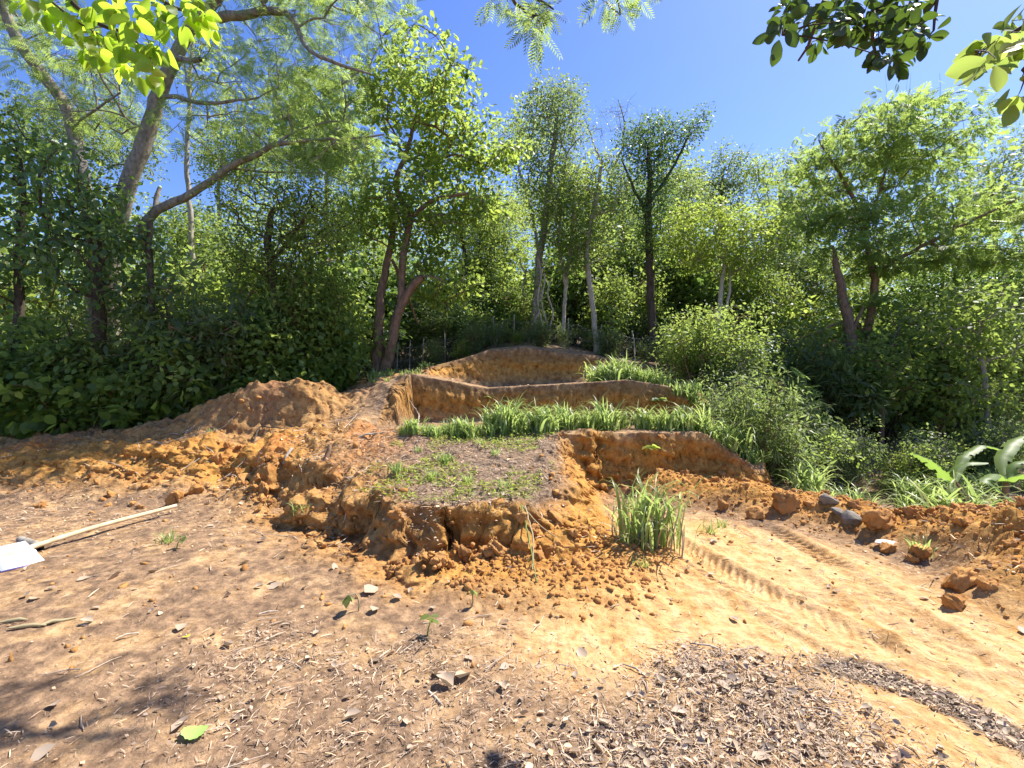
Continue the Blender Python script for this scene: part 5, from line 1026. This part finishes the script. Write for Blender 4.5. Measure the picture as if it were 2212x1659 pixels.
# ------------------------------------------------------------------ banana plants
def banana_leaf(P, wd, seed):
    r = np.random.default_rng(seed); P, _ = resample(P, [1] * len(P), .06, .003, r); n = len(P); T = norm(np.gradient(P, axis=0)); X = norm(np.cross(T, A([0, 0, 1.]))); up = np.cross(X, T)
    t = np.linspace(0, 1, n); w_ = wd * np.sin(np.pi * np.clip(t * .93 + .05, 0, 1)) ** .6; V = []
    for j, o in enumerate((-1, -.5, 0, .5, 1)):
        V.append(P + X * (w_ * o)[:, None] - up * (w_ * .35 * o * o)[:, None] + up * (.012 * np.sin(t * 90 + j)[:, None] * abs(o)))
    V = np.stack(V, 1).reshape(-1, 3); F = []
    for i in range(n - 1):
        for j in range(4):
            if j in (0, 3) and r.random() < .10: continue
            b = i * 5 + j; F.append([b, b + 1, b + 6, b + 5])
    return V, [A(F)]
def banana(base, stems, lvs, label):
    o = empty('banana_plant', base, label, 'plant'); b = A(base)
    for S_ in stems:
        P, R = resample([A(base) + A([0, 0, -.1])] + [A(q) for q in S_], np.linspace(.075, .035, len(S_) + 1), .1, .004); tb = Tubes(); tb.add(P, R, 8); obj('pseudostem', tb.mesh('pseudostem', B_BROWN, b), o)
    for k, (L, wd) in enumerate(lvs):
        V, F = banana_leaf([A(q) for q in L], wd, k + 3); obj('leaf', mesh('leaf', V - b, F, L_BAN, True), o)
d = 7.6; b1_ = at(2085, 1150, 5); b1_ = onground((2085 - 1106) / FP * d, d)
w_ = lambda px, py, dd=0: W(px, py, d + dd)
banana(b1_, [[w_(2095, 1090), w_(2060, 1040)], [w_(2070, 1120, .1), w_(2040, 1075, .2)]],
       [([w_(2060, 1045), w_(2045, 1012), w_(2090, 998, -.1), w_(2135, 1000, -.2)], .10), ([w_(2050, 1050), w_(2030, 1015, -.2), w_(2000, 990, -.4), w_(1968, 978, -.6)], .09), ([w_(2060, 1045), w_(2080, 985, .3), w_(2120, 960, .5), w_(2180, 975, .6)], .09),
        ([w_(2050, 1075), w_(2020, 1070, .3), w_(1995, 1110, .4)], .08)], 'banana plant with arching leaves beside the right gully')
d = 7.0; b2_ = onground((2185 - 1106) / FP * d, d)
banana(b2_, [[w_(2165, 1110), w_(2175, 1040)]],
       [([w_(2175, 1042), w_(2150, 1022, -.2), w_(2130, 1035, -.5), w_(2180, 1075, -.6), w_(2215, 1105, -.7)], .085), ([w_(2175, 1040), w_(2190, 1000, .1), w_(2240, 990, .2), w_(2300, 1030, .2)], .10), ([w_(2175, 1040), w_(2165, 985, .3), w_(2190, 950, .5), w_(2250, 930, .6)], .11), ([w_(2175, 1040), w_(2210, 1020, -.3), w_(2260, 1030, -.5)], .09)],
       'banana plant with a broad split leaf cut by the right edge')

# ------------------------------------------------------------------ foliage hanging in from above
def spray(name, d, stemsP, clusters, mat, tm, ls, nl, rc, label, seed, droop=.8, bark=B_DARK, out=1.0):
    r = np.random.default_rng(seed); b = W(*stemsP[0][0], d); o = empty(name, b, label, 'branch'); tb = Tubes()
    S_ = []
    for P in stemsP:
        e = A(P[0], float) + (A(P[0], float) - A(P[1], float)) * 4; P = [tuple(e), tuple((e + A(P[0])) / 2 + A([r.normal(0, 40), r.normal(0, 20)]))] + list(P)
        Q = [W(p[0], p[1], d) + A([0, r.normal(0, .08), 0]) for p in P]; Q, R = resample(Q, np.linspace(.045 * d / 4.5, .006, len(Q)), .08, .006, r); tb.add(Q, R, 6); S_.append(Q)
    S_ = np.concatenate(S_); c = A([W(px, py, d + r.normal(0, .25)) for px, py in clusters])
    for q in c:
        k = np.argmin(np.linalg.norm(S_ - q, axis=1)); tb.add(curve(S_[k], q, 5, .05, .05, r), [.006, .005, .004, .003, .002], 5)
    obj('stem', tb.mesh('stem', bark, b), o); n = len(c) * nl; ci = np.repeat(np.arange(len(c)), nl)
    off_ = norm(r.normal(0, 1, (n, 3))) * rc * r.random((n, 1)) ** .7
    V, F = leaves(c[ci] + off_ * .6, norm(off_) * out + r.normal(0, .25, (n, 3)) + A([0, 0, -droop]), r.normal(0, 1, (n, 3)) + A([0, -.5, .5]), ls * r.uniform(.75, 1.2, n), tm)
    obj('leaves', mesh('leaves', V - b, F, mat, True), o); return o
spray('overhanging_branch', 4.6, [[(120, -120), (150, 0), (220, 60), (300, 90), (330, 130)], [(220, -120), (300, -20), (390, 10), (450, 35)], [(40, -60), (130, 20), (200, 70)]],
      [(190, 75), (225, 90), (255, 62), (285, 100), (310, 120), (262, 132), (215, 118), (170, 30), (140, 55), (330, 148), (300, 150), (345, 92), (360, 20), (395, 25), (430, 35), (452, 48), (410, 5), (340, 40), (320, 15), (250, 20), (375, 55), (200, 15), (235, 0), (290, 45), (100, 20), (60, 0), (180, 100)],
      L_NEAR, HIOV, .15, 9, .17, 'bright yellow-green leafy branch hanging into the upper left corner', 21, .7)
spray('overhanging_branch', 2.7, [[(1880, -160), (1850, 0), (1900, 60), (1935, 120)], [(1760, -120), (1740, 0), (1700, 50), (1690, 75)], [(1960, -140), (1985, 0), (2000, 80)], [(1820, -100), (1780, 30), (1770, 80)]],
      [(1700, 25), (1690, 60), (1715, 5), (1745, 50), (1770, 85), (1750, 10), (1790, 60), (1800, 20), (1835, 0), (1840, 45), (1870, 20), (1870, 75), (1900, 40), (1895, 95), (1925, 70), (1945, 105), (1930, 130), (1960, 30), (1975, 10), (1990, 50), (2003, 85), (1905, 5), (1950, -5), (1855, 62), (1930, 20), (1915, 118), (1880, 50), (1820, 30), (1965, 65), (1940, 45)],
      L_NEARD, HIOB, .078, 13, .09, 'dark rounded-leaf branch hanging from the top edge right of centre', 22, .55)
spray('overhanging_branch', 2.6, [[(2330, -40), (2240, 40), (2170, 85), (2120, 115)], [(2330, 60), (2250, 120), (2215, 190)]],
      [(2185, 45), (2160, 80), (2130, 100), (2110, 120), (2180, 95), (2205, 70), (2215, 120), (2150, 125), (2205, 170), (2200, 205), (2235, 60), (2240, 150)],
      L_MID, HIOB, .12, 6, .12, 'large rounded leaves reaching in from the right edge near the top', 23, .5)
spray('overhanging_branch', 3.9, [[(1000, -160), (1080, -40), (1130, 20), (1160, 55)], [(1080, -40), (1170, 5), (1195, 30)]],
      [(1095, 5), (1120, 15), (1140, 40), (1155, 60), (1165, 72), (1175, 25), (1192, 22), (1060, 0), (1135, 60), (1110, -10), (1160, 5)], L_FEATH, FROND, .15, 7, .08, 'feathery leaf spray dangling from the top edge at centre', 24, .7)
spray('overhanging_branch', 3.9, [[(1300, -160), (1330, -40), (1345, 15)], [(1330, -40), (1400, -10)]],
      [(1310, 5), (1330, 10), (1345, 22), (1300, 0), (1390, -2), (1365, -5)], L_FEATH, FROND, .15, 6, .08, 'small feathery leaf spray at the top edge right of the dangling one', 25, .6)
